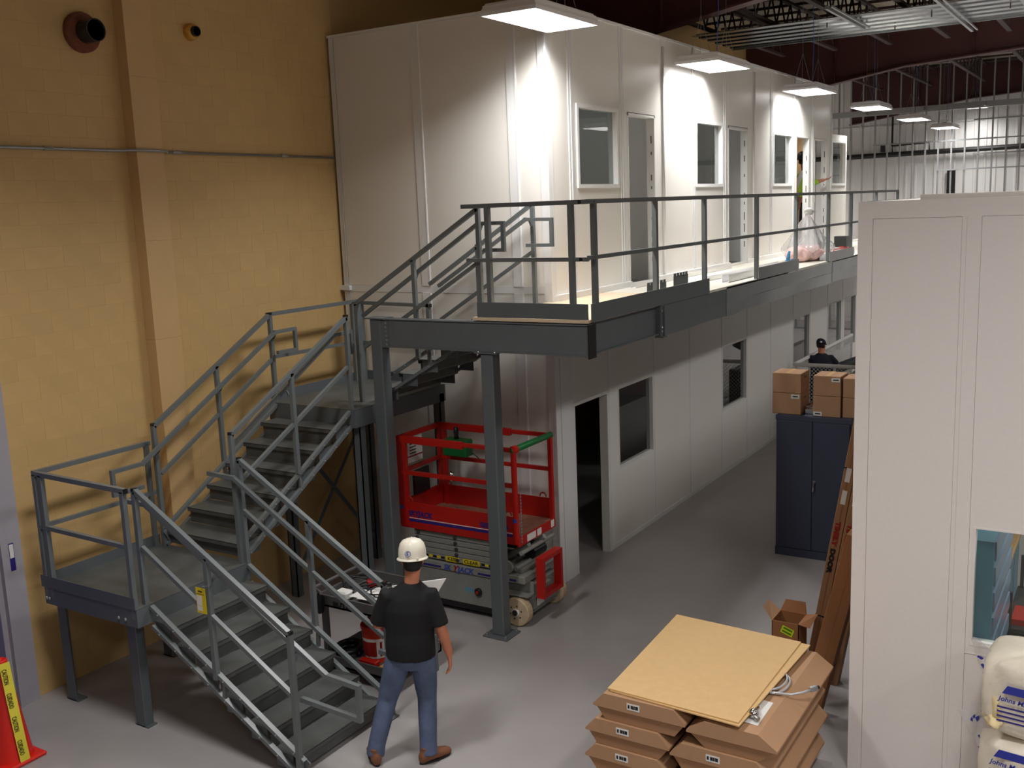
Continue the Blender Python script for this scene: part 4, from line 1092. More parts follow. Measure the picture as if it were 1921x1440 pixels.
def drill(loc, rz, m1, label):
    t = thing('power_drill', loc, label, 'drill', rz=rz)
    part('body', MB().lathe([(.02, -.12), (.034, -.10), (.036, .02), (.03, .05)], (0, 0, .06), 14, 'x'), m1, t, local=True, smooth=True)
    part('chuck', MB().lathe([(.024, .05), (.022, .09), (.012, .11)], (0, 0, .06), 12, 'x'), M_black, t, local=True)
    part('grip', MB().prism([(-.10, .04), (-.05, .04), (-.07, -.0), (-.12, -.0)], 'y', -.022, .10), M_black, t, local=True)
    part('battery', MB().cbox(-.14, -.04, .08, .15, .0, .07, .008), m1, t, local=True)
drill((2.58, 2.42, .80), .6, M_redink, 'red and black power drill lying in the cart tray')
drill((2.84, 2.58, .80), 2.4, M_redink, 'dark red drill leaning at the far side of the cart tray')
solo('white_charger', MB().cbox(2.27, 2.42, 2.10, 2.22, .77, .85, .015), M_white, 'white charger block in the near corner of the cart', 'charger')
solo('screwdriver', MB().lathe([(.014, .80), (.016, .90), (.005, .91), (.004, 1.05)], (2.72, 2.66, 0), 10), M_redink, 'upright screwdriver with a red handle on the cart', 'tool')
t = thing('bucket', (2.62, 2.27, .17), 'orange red plastic bucket with a white label on the lower cart shelf', 'bucket')
part('pail', MB().lathe([(.001, .172), (.115, .172), (.142, .50), (.148, .50), (.148, .53), (.138, .53), (.112, .19), (.001, .19)], (2.62, 2.27, 0), 28), M_bucket, t, smooth=False)
part('label_band', MB().lathe([(.1205, .22), (.1365, .42)], (2.62, 2.27, 0), 28, caps=False), M_white, t)
part('red_print', MB().lathe([(.124, .24), (.136, .39)], (2.618, 2.266, 0), 12, caps=False), M_redink, t)
part('bail', MB().tube([(2.62 + .15 * math.cos(a), 2.27 - .03, .47 - .2 * math.sin(a)) for a in [math.pi * k / 10 for k in range(11)]], .004, 5), M_wire, t)
solo('vacuum_hose', MB().tube([(2.33 + .10 * math.cos(a * .5), 2.20 + .13 * math.sin(a * .5), .20 + .004 * a) for a in range(22)], .028, 8), M_black, 'black ribbed hose coiled on the lower cart shelf', 'hose', smooth=True)
solo('red_case', MB().cbox(2.60, 2.80, 2.02, 2.09, .17, .265, .008), M_red, 'small red case on the lower cart shelf', 'case')
solo('wood_offcut', MB().cbox(2.84, 3.0, 2.02, 2.14, .17, .24, .004), M_wood, 'short pale timber offcut on the lower cart shelf', 'timber')

# ================================================================== FLAT CARTONS AND HARDBOARD
def flat_box(xa, xb, z, h, label, lab=True, y0=1.34, y1=2.76, ch=.085, lean=0.0):
    t = thing('flat_carton', ((xa + xb) / 2, (y0 + y1) / 2, z), label, 'carton')
    zm = z + h * .55; za = z + h * .47
    low = [(xa + ch, z), (xb - ch, z), (xb - .012, za), (xa + .012, za)]
    part('tray', MB().prism(low, 'y', y0 + .02, y1 - .02), M_card, t)
    part('lid', MB().prism([(xa, za), (xb, za), (xb, zm), (xb - ch, z + h - .002), (xa + ch, z + h - .002), (xa, zm)], 'y', y0, y1), M_card2, t)
    if lab:
        xm = xa + (xb - xa) * .38
        l = part('shipping_label', MB().box(xm, xm + .10, y0 - .002, y0, zm + .012, zm + .062), M_white, t)
        for k, (a, b) in enumerate(((.008, .022), (.032, .05), (.052, .064), (.067, .088))): part('print_mark', MB().box(xm + a, xm + b, y0 - .0028, y0 - .002, zm + .024, zm + .05), M_ink, l)
    return t
HB = .208
flat_box(5.44, 6.15, .700, .21, 'flat tan carton on top of its pile, under the hardboard sheets')
flat_box(5.37, 6.03, .700 - HB, HB, 'flat tan carton second from the top, in the pile beside the aisle')
flat_box(5.36, 6.02, .700 - 2 * HB, HB, 'flat tan carton third from the top, in the pile beside the aisle')
flat_box(5.38, 6.04, .002, .700 - 2 * HB - .002, 'flat tan carton at the bottom of the pile beside the aisle')
flat_box(6.16, 6.80, .675, .205, 'flat tan carton with a grey hose lying on its top', lab=False, ch=.13)
flat_box(6.035, 6.74, .675 - HB, HB, 'flat tan carton directly below the one carrying the grey hose')
flat_box(6.05, 6.76, .675 - 2 * HB, HB, 'flat tan carton second below the one carrying the grey hose')
flat_box(6.05, 6.74, .002, .675 - 2 * HB - .002, 'flat tan carton at the bottom of the pile beside the pale wall')
def board(corners, z, th, label):
    m = MB(); n = len(corners)
    m.add([(x, y, z + dz) for dz in (0, th) for x, y, dz2 in [(c[0], c[1], 0) for c in corners]], [(3, 2, 1, 0), (4, 5, 6, 7)] + [(i, (i + 1) % 4, 4 + (i + 1) % 4, 4 + i) for i in range(4)])
    return solo('hardboard_sheet', m, M_mdf, label, 'board')
board([(5.555, 1.385), (6.545, 1.325), (6.615, 2.78), (5.48, 2.83)], .9105, .009, 'lower tan hardboard sheet, skewed under the other')
board([(5.535, 1.391), (6.530, 1.348), (6.542, 2.784), (5.463, 2.856)], .920, .009, 'top tan hardboard sheet lying on the cartons')
solo('floor_paper', MB().grid(lambda u, v: (6.52 + .11 * u - .005 * v, 1.455 + .36 * v, .8815 + .002 * math.sin(5 * u)), 4, 4), M_white, 'white sheet of paper under the chrome fitting', 'paper')
t = thing('braided_hose', (6.6, 2.0, .882), 'grey braided supply hose with chrome fitting on the tan carton', 'hose')
hp = [(6.30, 1.60, .90), (6.40, 1.75, .90), (6.50, 1.93, .90), (6.56, 2.10, .90), (6.54, 2.22, .905), (6.46, 2.27, .905), (6.36, 2.20, .90)]
part('hose', MB().tube([(6.575 + .075 * math.cos(a) , 2.08 + .16 * math.sin(a), .893) for a in [-1.9 + .25 * k for k in range(19)]], .009, 8), M_braid, t, smooth=True)
part('hose', MB().tube([(6.55 + .075 * math.cos(a) , 2.10 + .15 * math.sin(a), .905) for a in [-1.7 + .25 * k for k in range(16)]], .009, 8), M_braid, t, smooth=True)
part('hose', MB().tube([(6.53, 1.93, .895), (6.62, 1.93, .897), (6.71, 1.95, .90), (6.78, 2.0, .91), (6.825, 2.06, .915)], .009, 8), M_braid, t, smooth=True)
part('nut', MB().tube([(6.815, 2.05, .915), (6.85, 2.095, .92)], .021, 6), M_chrome, t)
part('nut_cap', MB().tube([(6.847, 2.09, .92), (6.862, 2.11, .92)], .014, 8), M_black, t)
part('tie', MB().tube([(6.57, 1.91, .90), (6.575, 1.93, .918), (6.58, 1.96, .90)], .004, 5), M_white, t)
t = thing('chrome_fitting', (6.575, 1.54, .883), 'round chrome tap fitting lying on white paper', 'fitting')
part('body', MB().sph((6.575, 1.54, .918), .034, .04, .034, 14, 9), M_chrome, t, smooth=True)
part('spout', MB().tube([(6.575, 1.57, .92), (6.57, 1.64, .91)], .014, 8), M_chrome, t)
part('knob', MB().tube([(6.595, 1.51, .91), (6.62, 1.495, .905)], .018, 10), M_galv, t)

# ================================================================== LEANING BOXES, OPEN CARTON, CABINET
def leaning(bx, by, bz, ln, w, dth, tilt, label, mat_, text=True, straps=()):
    t = thing('long_carton', (bx, by, bz), label, 'carton')
    R = Matrix.Translation((bx, by, bz)) @ Matrix.Rotation(tilt, 4, 'Y')
    inv = Matrix.Translation((-bx, -by, -bz))
    def P(name, mb, m_, parent=t): return part(name, mb.xf(R), m_, parent)
    b = P('box_body', MB().cbox(0, w, 0, dth, 0, ln, .004), mat_)
    P('seam_tape', MB().box(w * .45, w * .55, -.0015, 0, .05, ln - .05), M_cardd)
    for z in straps: P('strap', MB().box(-.002, w + .002, -.002, dth + .002, z, z + .012), M_ink)
    if text:
        for m_, s, z in ((M_redink, 'TIMELY', 1.28), (M_ink, 'DOOR', 1.02)):
            mb = text_mb(s, .055, (w * .25, -.002, z + .27), (0, 0, -1), (1, 0, 0), .001, .004, width=.24)
            part('lettering', mb.xf(R), m_, b, kind='stuff', label='printed letters %s' % s)
        for z in (1.72, 1.93): P('paper_label', MB().box(w * .25, w * .7, -.003, -.0005, z, z + .13), M_white)
    return t
leaning(6.195, 4.10, 0, 3.3, .095, .12, .165, 'long narrow brown carton leaning beside the navy cabinet, outermost of the leaning ones', M_card, straps=(.62, 2.05))
leaning(6.305, 4.06, 0, 3.2, .10, .12, .165, 'long narrow brown carton leaning between two others beside the pale wall', M_card, straps=(.55,))
leaning(6.42, 4.02, 0, 2.35, .10, .12, .165, 'long narrow brown carton leaning closest to the pale wall', M_card, straps=())
leaning(6.36, 3.34, 0, 1.72, .17, .16, .225, 'shorter thick brown carton leaning behind the flat cartons', M_cardd, text=False, straps=(.52,))
t = thing('open_carton', (6.15, 3.79, 0), 'open upright brown carton with a lime sticker and raised flaps', 'carton')
a0, a1, b0, b1, hz = 6.03, 6.27, 3.66, 3.92, .68
bdy = MB(); bdy.box(a0, a1, b0, b0 + .006, 0, hz).box(a0, a1, b1 - .006, b1, 0, hz).box(a0, a0 + .006, b0, b1, 0, hz).box(a1 - .006, a1, b0, b1, 0, hz).box(a0, a1, b0, b1, 0, .006)
part('carton_body', bdy, M_cardd, t)
part('flap', MB().add([(a0, b0, hz), (a0, b1, hz), (a0 - .10, b1 - .02, hz + .09), (a0 - .09, b0 + .03, hz + .10)], [(0, 1, 2, 3)]), M_card2, t)
part('flap', MB().add([(a1, b0, hz), (a1, b1, hz), (a1 + .10, b1, hz + .02), (a1 + .09, b0 + .03, hz - .03)], [(0, 1, 2, 3)]), M_cardd, t)
part('flap', MB().add([(a0, b1, hz), (a1, b1, hz), (a1 - .02, b1 + .03, hz + .1), (a0 + .04, b1 + .03, hz + .1)], [(0, 1, 2, 3)]), M_cardd, t)
Rm = Matrix.Translation((6.17, b0 - .0015, .60)) @ Matrix.Rotation(.35, 4, 'Y')
sk = part('sticker', MB().box(-.055, .055, -.001, .001, -.035, .035).xf(Rm), M_limetag, t, label='lime green sticker')
for z in (.010, -.022): part('print_line', MB().box(-.042, .042, -.0018, -.0008, z, z + .016).xf(Rm), M_limeprint, sk)
part('hand_slot', MB().box(6.12, 6.19, b0 - .001, b0 + .001, .50, .515), M_white, t)

cab = thing('storage_cabinet', (5.4, 7.45, 0), 'tall navy steel two door cabinet with cartons on top', 'cabinet')
c0, c1, d0, d1, hh = 4.955, 5.85, 7.20, 7.68, 1.775
part('carcass', MB().cbox(c0, c1, d0 + .02, d1, 0, hh, .006), M_cab, cab)
part('top_lip', MB().box(c0, c1, d0 - .002, d0 + .03, hh - .055, hh), M_cab, cab)
part('plinth', MB().box(c0, c1, d0 - .002, d0 + .03, 0, .10), M_cab, cab)
ms = 5.402
dl = part('door', MB().cbox(c0 + .012, ms - .003, d0, d0 + .02, .105, hh - .06, .004), M_cab, cab)
dl = part('door', MB().cbox(ms + .003, c1 - .012, d0, d0 + .02, .105, hh - .06, .004), M_cab, cab)
part('handle', MB().lathe([(.02, 0), (.018, -.015), (.001, -.018)], (ms + .03, d0, .985), 12, 'y').tube([(ms + .03, d0 - .014, .99), (ms + .022, d0 - .024, .92), (ms + .018, d0 - .022, .86)], [.011, .012, .008], 8), M_chrome, dl, label='chrome turn handle')
def carton(x0_, x1_, y0_, y1_, z, h, label, labels=()):
    t = thing('cardboard_box', ((x0_ + x1_) / 2, (y0_ + y1_) / 2, z), label, 'box')
    part('box_body', MB().cbox(x0_, x1_, y0_, y1_, z, z + h, .006), M_card2, t)
    part('tape', MB().box((x0_ + x1_) / 2 - .025, (x0_ + x1_) / 2 + .025, y0_, y1_, z + h, z + h + .001), M_mdfe, t)
    part('hand_hole', MB().box(x1_ - .001, x1_ + .001, (y0_ + y1_) / 2 - .05, (y0_ + y1_) / 2 + .05, z + h * .72, z + h * .80), M_black, t)
    for (lx, lz) in labels:
        l = part('paper_label', MB().box(lx, lx + .10, y0_ - .002, y0_, lz, lz + .05), M_white, t)
        part('print_line', MB().box(lx + .02, lx + .085, y0_ - .003, y0_ - .002, lz + .018, lz + .032), M_ink, l)
carton(4.89, 5.24, 7.27, 7.62, hh + .001, .26, 'tan carton set on the navy cabinet top, lower of the separate pair', ((5.12, hh + .20),))
carton(4.89, 5.24, 7.27, 7.62, hh + .263, .245, 'tan carton stacked on another at the free end of the cabinet', ())
carton(5.385, 5.71, 7.27, 7.62, hh + .001, .25, 'tan carton set on the navy cabinet top, lower of the stack near the pale wall', ((5.39, hh + .01),))
carton(5.385, 5.71, 7.27, 7.62, hh + .253, .245, 'tan carton stacked on another near the pale wall', ((5.60, hh + .43),))
carton(5.725, 6.05, 7.30, 7.65, hh + .001, .24, 'tan carton at the wall end of the cabinet, below its twin', ())
carton(5.725, 6.05, 7.30, 7.65, hh + .243, .235, 'tan carton at the wall end of the cabinet, on its twin', ())
solo('bundle_of_fittings', MB().cbox(5.26, 5.37, 7.36, 7.5, hh, hh + .07, .01).tube([(5.27, 7.38, hh + .08), (5.36, 7.5, hh + .11)], .016, 8).tube([(5.27, 7.45, hh + .1), (5.36, 7.4, hh + .14)], .014, 8), M_chrome, 'small heap of metal fittings between the cabinet cartons', 'fittings')

# ================================================================== MESH CAGE BEYOND THE CABINET
t = thing('mesh_cage', (4.0, 15.5, 0), 'white framed wire mesh enclosure standing beyond the navy cabinet', 'cage')
gx0, gx1, gy0, gy1, gz = 3.38, 5.0, 13.35, 17.6, 1.385
for a, b in (((gx0, gy0), (gx1, gy0)), ((gx0, gy0), (gx0, gy1)), ((gx1, gy0), (gx1, gy1))):
    part('top_rail', MB().tube([(a[0], a[1], gz), (b[0], b[1], gz)], .036, 8), M_meshwhite, t, smooth=True)
    part('bottom_rail', MB().tube([(a[0], a[1], .12), (b[0], b[1], .12)], .022, 8), M_meshwhite, t, smooth=True)
for x, y in ((gx0, gy0), (gx1, gy0), (gx0, gy1), (gx1, gy1), (gx0, 15.4), (4.1, gy0)): part('post', MB().tube([(x, y, 0), (x, y, gz)], .022, 8), M_meshwhite, t)
wm = MB()
def mesh_panel(a, b):
    L = (Vector(b) - Vector(a)).length; u = (Vector(b) - Vector(a)) / L; n = int(L / .07)
    hgt = gz - .12; k = -int(hgt / .07)
    for i in range(k, n):
        for sgn in (1, -1):
            s0 = i * .07; s1 = s0 + hgt
            za, zb = (.12, gz) if sgn > 0 else (gz, .12)
            t0, t1 = max(0, s0), min(L, s1)
            if t1 <= t0: continue
            z_0 = za + (zb - za) * (t0 - s0) / hgt; z_1 = za + (zb - za) * (t1 - s0) / hgt
            p, q = Vector(a) + u * t0, Vector(a) + u * t1
            wm.tube([(p.x, p.y, z_0), (q.x, q.y, z_1)], .004, 3, caps=False)
mesh_panel((gx0, gy0), (gx1, gy0)); mesh_panel((gx0, gy0), (gx0, gy1))
part('wire_mesh', wm, M_meshwhite, t, kind='stuff')
t = thing('black_machine', (4.35, 16.6, 0), 'black machine with an upright mast inside the mesh enclosure', 'machine')
part('base', MB().cbox(3.7, 4.8, 15.8, 17.2, 0, .8, .03), M_black, t)
part('mast', MB().cbox(3.95, 4.15, 16.1, 16.3, .8, 1.72, .02), M_black, t)
part('duct', MB().tube([(3.6, 14.9, 1.02), (4.0, 15.6, 1.15), (4.7, 16.0, 1.35)], .10, 10), M_steel, t, smooth=True)

# ================================================================== INSIDE THE PALE BUILDING (through its window)
ff = frame('wall_store', (9, 5, 0), 'inner store room behind the pale wall')
part('partition', MB().box(7.05, 11.6, 7.0, 7.08, 0, 3.0), M_panel2, ff)
t = thing('bin_rack', (7.75, 3.4, 0), 'teal steel rack with grey blue bins behind the window', 'rack')
part('end_panel', MB().box(7.45, 7.885, 2.83, 2.85, 0, 1.90), M_teal, t)
part('top_panel', MB().box(7.45, 7.885, 2.83, 4.0, 1.90, 1.93), M_teal, t)
part('back_panel', MB().box(7.45, 7.47, 2.851, 4.0, 0, 1.90), M_teal, t)
for k in range(9):
    z = .25 + .19 * k
    part('shelf', MB().box(7.47, 7.885, 2.85, 4.0, z, z + .008), M_teal, t)
    part('drawer_front', MB().prism([(7.50, z + .01), (7.897, z + .01), (7.90, z + .05), (7.897, z + .15), (7.50, z + .15)], 'y', 2.87, 3.98), M_bin, t)
t = thing('work_counter', (7.5, 5.3, 0), 'light wood topped counter on teal cabinets behind the window', 'counter')
part('counter_top', MB().cbox(7.1, 7.80, 4.42, 6.3, 1.02, 1.07, .01), M_wood, t)
part('base_cabinet', MB().box(7.14, 7.76, 4.5, 6.25, 0, 1.02), M_teal, t)
for y in (4.9, 5.35, 5.8): part('cabinet_seam', MB().box(7.76, 7.765, y, y + .02, .05, 1.0), M_bin, t)
solo('notes', MB().grid(lambda u, v: (7.50 + .26 * u, 4.55 + .5 * v, 1.085 + .01 * math.sin(6 * u) * v), 5, 5), M_white, 'white note sheets on the wooden counter', 'papers')
solo('yellow_notepad', MB().cbox(7.48, 7.62, 5.75, 5.98, 1.071, 1.10, .003), M_yellowtape, 'yellow notepad on the wooden counter', 'notepad')
solo('phone_base', MB().cbox(7.50, 7.64, 5.3, 5.55, 1.071, 1.13, .01), M_black, 'black desk device beside the notes', 'device')
t = thing('parts_trolley', (8.3, 5.1, 0), 'dark trolley with a red tray standing past the counter', 'trolley')
for z in (.35, .60): part('shelf', MB().box(7.82, 8.7, 4.5, 5.6, z, z + .03), M_liftdark, t)
part('red_tray', MB().box(7.86, 8.3, 4.6, 4.95, .63, .68), M_red, t)
for x in (7.84, 8.65):
    for y in (4.52, 5.55): part('leg', MB().box(x, x + .03, y, y + .03, 0, .95), M_liftdark, t)
t = thing('store_lamp', (8.6, 4.2, 3.0), 'flat ceiling lamp inside the store room', 'lamp')
part('housing', MB().box(8.2, 9.0, 3.6, 4.8, 3.02, 3.1), M_lamp, t)
part('diffuser', MB().quad((8.22, 3.62, 3.015), (8.98, 3.62, 3.015), (8.98, 4.78, 3.015), (8.22, 4.78, 3.015)), emit_mat('store_lamp_glow', (1, .98, .96, 1), 16.0), t)

# ================================================================== INSULATION BAGS
def sack(c, r, label, seed, rz=0.0, cream=False):
    t = thing('insulation_bag', (c[0], c[1], c[2] - r[2]), label, 'bag')
    rnd = random.Random(seed); ph = [rnd.uniform(0, 6.28) for _ in range(6)]
    def fn(u, v):
        a = 2 * math.pi * u; q = math.pi * (v - .5); e = .42
        def sp(w_, ex): return math.copysign(abs(w_) ** ex, w_)
        k = 1 + .035 * math.sin(4 * a + ph[0] + 5 * q) + .025 * math.sin(9 * a + ph[1]) * math.cos(3 * q + ph[2])
        return (c[0] + r[0] * sp(math.cos(q), e) * sp(math.cos(a), e) * k, c[1] + r[1] * sp(math.cos(q), e) * sp(math.sin(a), e) * k, c[2] + r[2] * sp(math.sin(q), e) * (1 + .05 * math.sin(3 * a + ph[3])))
    part('bag_body', MB().grid(fn, 40, 20), M_bag, t, smooth=True)
    return t, fn
def bag_print(t, x, y, z, s):
    part('brand_text', text_mb('Johns Manville', s, (x, y, z), (1, 0, -.12), (0, 0, 1), .001, .001, .25), M_bagblue, t, label='blue italic lettering', kind='stuff')
    part('logo_sweep', MB().prism([(x + .02, z + s * 1.1), (x + .30, z + s * .75), (x + .30, z + s * 1.9), (x + .05, z + s * 2.3)], 'y', y - .001, y + .002), M_bagblue, t)
    for k in range(4): part('print_line', MB().prism([(x - .005, z - s * (.9 + k * .7)), (x + .26, z - s * (1.2 + k * .7)), (x + .26, z - s * (1.45 + k * .7)), (x - .005, z - s * (1.15 + k * .7))], 'y', y, y + .002), M_navy, t)
t, fn = sack((8.36, 2.32, .62), (.44, .30, .22), 'white insulation bag with blue lettering, under the torn one', 1)
bag_print(t, 8.0, 2.012, .70, .045)
t, fn = sack((8.34, 2.34, 1.12), (.42, .29, .27), 'torn white insulation bag with cream batts showing, on another bag', 2)
bag_print(t, 8.03, 2.032, 1.14, .045)
part('cream_batt', blob_mb((8.0, 2.2, 1.05), (.07, .14, .16), 8, amp=.25, zmin=0), M_bagcream, t, smooth=True)
part('cream_fold', blob_mb((8.02, 2.14, .96), (.08, .12, .05), 9, amp=.3, zmin=0), M_bagcream, t, smooth=True)
t, fn = sack((8.38, 2.30, .20), (.46, .32, .20), 'white insulation bag at the foot of the bag pile', 4)
def film(x0_, x1_, z0_, z1_, seed, label):
    rnd = random.Random(seed); p = [rnd.uniform(0, 6) for _ in range(5)]
    t = thing('torn_film', ((x0_ + x1_) / 2, 2.45, z0_), label, 'plastic film')
    def f(u, v):
        taper = .35 + .65 * v
        return (x1_ - (x1_ - x0_) * u * taper, 2.28 + .16 * u + .03 * math.sin(7 * u + 5 * v + p[0]), z0_ + (z1_ - z0_) * v + .04 * math.sin(6 * u + p[1]))
    part('clear_sheet', MB().grid(f, 14, 14), M_film, t, smooth=True)
    pm = MB()
    for k in range(7):
        u, v = rnd.uniform(.25, .95), rnd.uniform(.1, .95); c = Vector(f(u, v)); a = rnd.uniform(0, 3)
        d = Vector((math.cos(a), 0, math.sin(a))) * rnd.uniform(.015, .03); e = Vector((-d.z, 0, d.x)) * .5
        pm.add([c - d - e + Vector((0, -.004, 0)), c + d - e * .3 + Vector((0, -.004, 0)), c + d + e + Vector((0, -.004, 0)), c - d * .6 + e * 1.2 + Vector((0, -.004, 0))], [(0, 1, 2, 3)])
    part('blue_print', pm, M_bagblue, t, kind='stuff')
film(7.80, 8.06, .92, 1.34, 3, 'torn clear film with blue print hanging off the upper insulation bag')
film(7.74, 8.05, .46, .86, 6, 'torn clear film with blue print hanging off the lower insulation bag')

# ================================================================== TRAFFIC CONE WITH TAPE
t = thing('traffic_cone', (.85, -.38, 0), 'red orange traffic cone with yellow tape draped over it', 'cone')
cx, cy = .85, -.38
part('cone_base', MB().cbox(cx - .19, cx + .19, cy - .19, cy + .19, 0, .035, .012), M_orange, t)
part('cone_body', MB().lathe([(.165, .03), (.155, .07), (.045, .85), (.05, .86), (.05, .885), (.035, .895), (.035, .80)], (cx, cy, 0), 28, caps=False), M_orange, t, smooth=True)
tp = thing('caution_tape', (cx + .1, cy - .1, 0.0), 'yellow caution tape with faded black print draped down the cone', 'tape')
def tf(u, v):
    s = v; ang = -.12 + .12 * s; rad = .05 + .115 * s
    px_, py_ = cx + (rad + .012) * math.cos(ang), cy + (rad + .012) * math.sin(ang)
    tx, ty = -math.sin(ang), math.cos(ang)
    return (px_ + tx * (u - .5) * .085, py_ + ty * (u - .5) * .085, .875 - .84 * s)
part('tape_strip', MB().grid(tf, 2, 16), M_tape, tp, smooth=True)
for k, w_ in enumerate(('CAUTION', 'CUIDADO', 'CAUTION', 'CUIDADO')):
    v0 = .06 + .24 * k; o = Vector(tf(.12, v0)); r_ = (Vector(tf(.12, v0 + .15)) - o); u_ = Vector(tf(.9, v0)) - Vector(tf(.1, v0))
    n_ = r_.normalized().cross(u_.normalized())
    sgn = 1 if n_.dot(Vector((1, -.6, .2))) > 0 else -1
    mbt = text_mb(w_, .055, o + n_ * .002 * sgn, r_, u_, .0006, .001, width=r_.length)
    part('tape_print', mbt, M_print, tp, kind='stuff', label='faded print ' + w_)

# ================================================================== YELLOW TAG ON THE STAIR RAIL
t = thing('inspection_tag', (2.35, .50, 1.25), 'yellow inspection tag wired to the lowest flight near rail post', 'tag')
part('card', MB().cbox(2.26, 2.375, .4975, .4990, 1.235, 1.455, .0005), M_yellowtape, t)
part('form_box', MB().box(2.268, 2.325, .4965, .4975, 1.30, 1.385).box(2.268, 2.325, .4965, .4975, 1.255, 1.295), M_white, t)
part('print_line', MB().box(2.29, 2.335, .4965, .4975, 1.415, 1.43), M_print, t)
part('print_line', MB().box(2.27, 2.36, .4965, .4975, 1.398, 1.402), M_print, t)
part('wire_tie', MB().tube([(2.34, .498, 1.45), (2.37, .48, 1.48), (2.41, .51, 1.485), (2.40, .56, 1.48)], .003, 5), M_wire, t)

# ================================================================== PEOPLE
def hand_mb(mb, wrist, d, palm_n, side, curl=.35, scale=1.0):
    """hand at wrist, pointing along d; palm_n is the palm normal; side=+1 when the thumb lies on +(d x palm_n)"""
    wrist, d, pn = Vector(wrist), Vector(d).normalized(), Vector(palm_n).normalized()
    pn = (pn - d * pn.dot(d)).normalized(); s = d.cross(pn).normalized() * side
    k = scale
    pc = wrist + d * .055 * k
    mb.loft([(wrist - d * .01, s * .026 * k, pn * .02 * k), (wrist + d * .03 * k, s * .036 * k, pn * .016 * k), (wrist + d * .085 * k, s * .042 * k, pn * .014 * k), (wrist + d * .098 * k, s * .036 * k, pn * .011 * k)], 12)
    for i, (o, ln) in enumerate(((.031, .072), (.0105, .082), (-.0105, .076), (-.031, .058))):
        p = wrist + d * .088 * k + s * o * k; dd = d.copy(); pts = [p]; q = p
        for j, f in enumerate((.45, .3, .25)):
            dd = (dd + pn * curl * (1 + .15 * i)).normalized(); q = q + dd * ln * f * k; pts.append(q)
        mb.tube(pts, [.0098 * k, .0092 * k, .0084 * k, .0068 * k], 8)
    b = wrist + d * .03 * k + s * .03 * k
    t1 = b + (s * .7 + d * .6 + pn * .25).normalized() * .038 * k; t2 = t1 + (s * .15 + d * .85 + pn * .4).normalized() * .03 * k
    mb.tube([b - s * .012 * k, b, t1, t2], [.014 * k, .0135 * k, .0115 * k, .008 * k], 8)

